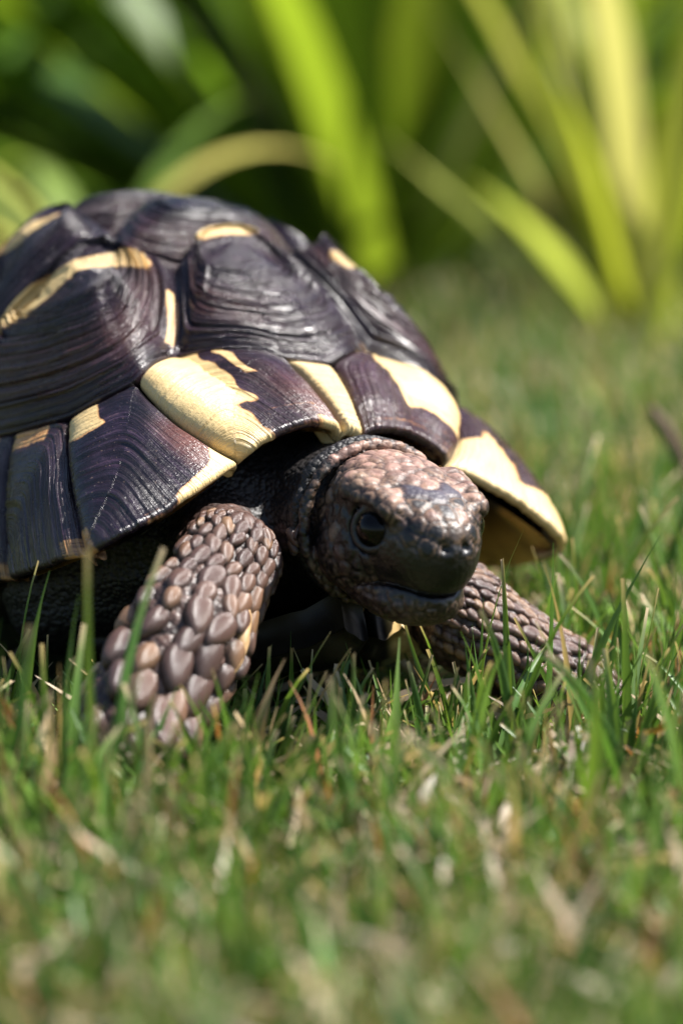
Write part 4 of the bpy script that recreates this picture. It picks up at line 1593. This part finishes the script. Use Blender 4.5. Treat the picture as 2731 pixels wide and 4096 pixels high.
lefty = field(rg, 130, -0.060, -0.008, 0.325, 0.372, 0.018, 0.034, 0.0014, 0.0024, 0.04, 7, 3, 14, lean=0.3)
righty = field(rg, 130, 0.012, 0.085, 0.372, 0.455, 0.022, 0.046, 0.0011, 0.0017, 0.04, 8, 3, 15, lean=0.28)
wide = field(rg, 34000, -2.4, 2.4, 0.45, 2.3, 0.016, 0.045, 0.004, 0.008, 0.10, 2, 2, 16, check=False)
wv = wide[0].reshape(-1, 6, 3)
keepw = (np.abs(wv[:, 0, 0]) > 0.43) & ((np.abs(wv[:, 0, 0]) > 0.78) | (wv[:, 0, 1] < 1.0) | (wv[:, 0, 1] > 1.6))
wide = (wv[keepw].reshape(-1, 3), wide[1][:keepw.sum() * 2], wide[2].reshape(-1, 6, 3)[keepw].reshape(-1, 3))
V, F, C = join([wide, near, tall, lefty, righty, mid, far, out1, out2])
me = mesh_np('grass', V, F)
attr_c(me, 'tint', C)
tag(link('grass', me, MAT['grass']), 'mown green lawn grass with pale cut tips around the tortoise', 'grass', kind='stuff')

# dead clippings lying between the blades
n = 9500
b = np.stack([rg.uniform(-.20, .20, n), rg.uniform(.10, .75, n), rg.uniform(0.0005, 0.007, n)], 1)
ok = ~blocked(b + np.array([0, 0, .002]))
b = b[ok]; n = len(b)
tn = np.array([0.44, 0.34, 0.23]) * rg.uniform(0.35, 1.3, (n, 1))
V, F, C = blades(b, rg.uniform(.005, .020, n), rg.uniform(.0008, .0022, n), rg.uniform(0.9, 1.6, n), rg.uniform(0, 6.283, n), rg.uniform(-.5, .5, n), tn, tn * 1.1, rg.uniform(0, 1, n) < .5, 4, 2, 12)
me = mesh_np('dry_clippings', V, F)
attr_c(me, 'tint', C)
tag(link('dry_clippings', me, MAT['grass']), 'straw-coloured dead grass clippings lying between the green blades', 'clippings', kind='stuff')


# ---- single things in the lawn
def single_blade(name, label, cat, base, L, Wd, lean, az, curl, col, tipc, group=None):
    V, F, C = blades(np.array([[0, 0, 0.0]]), np.array([L]), np.array([Wd]), np.array([lean]), np.array([az]), np.array([curl]),
                     np.array([col]), np.array([tipc]), np.array([True]), 14, 3, 3)
    V[:, 2] -= V[:, 2].min() - 0.0005
    me = mesh_np(name, V, F)
    attr_c(me, 'tint', C)
    o = link(name, me, MAT['grass'])
    o.location = base
    tag(o, label, cat, group)
    return o


single_blade('dead_blade', 'orange-brown dead grass blade leaning beside the scaly foreleg', 'grass blade', (-0.0425, 0.352, 0.004), 0.020, 0.0022, 0.40, PI * 0.98, 0.2, (0.40, 0.15, 0.05), (0.40, 0.17, 0.07))
single_blade('dead_blade', 'bright orange curled dead grass blade lying over the lawn', 'grass blade', (0.047, 0.368, 0.011), 0.016, 0.0018, 1.2, 0.3, 0.5, (0.55, 0.24, 0.05), (0.5, 0.25, 0.08))


def twig():
    n, m = 14, 8
    V = []
    for i in range(n):
        t = i / (n - 1)
        r = 0.0026 * (1 - .45 * t) * (1 + .15 * math.sin(9 * t))
        cx = 0.006 * math.sin(3 * t) ; cz = 0.045 * t
        for k in range(m):
            a = 2 * PI * k / m
            V.append((cx + r * math.cos(a) + 0.022 * t, r * math.sin(a) + 0.01 * t, cz))
    me = mesh_np('twig', V, grid_faces(n, m, True))
    M = Mat('twig_bark')
    M.color(M.ramp(M.noise(300, 4), [(0.3, (0.05, 0.03, 0.02)), (0.7, (0.17, 0.11, 0.07))]))
    M.b.inputs['Roughness'].default_value = 0.9
    me.materials.append(M.m)
    o = link('twig', me)
    o.location = (0.0835, 0.55, 0.0)
    o.rotation_euler = (0, -0.75, 0)
    o.scale = (0.85, 0.85, 0.85)
    tag(o, 'short brown twig sticking up out of the lawn', 'twig')


twig()


def weed():
    root = empty('broad_weed', (0.068, 0.455, 0))
    tag(root, 'small weed with broad bright green leaves among the grass', 'weed')
    for k, (az, ln, el) in enumerate(((2.7, .026, .75), (0.4, .026, .6), (4.4, .022, .7), (1.6, .022, .8))):
        t = np.linspace(0, 1, 9)
        w = 0.0075 * np.sin(np.clip(t * 1.0, 0, 1) ** 0.7 * PI) + 0.0006
        fw = np.array([math.cos(az), math.sin(az), 0]); sdv = np.array([-math.sin(az), math.cos(az), 0])
        C = (t * ln * math.cos(el))[:, None] * fw + (ln * math.sin(el) * (t - .35 * t ** 2))[:, None] * np.array([0, 0, 1]) + np.array([0, 0, .002])
        V = np.stack([C + sdv * w[:, None], C - np.array([0, 0, 1]) * (w * .3)[:, None], C - sdv * w[:, None]], 1).reshape(-1, 3)
        me = mesh_np('leaf', V, grid_faces(9, 3))
        attr_c(me, 'tint', np.tile(np.array([[.16, .30, .02]]), (len(V), 1)))
        link('leaf', me, MAT['leaf'], root)


weed()
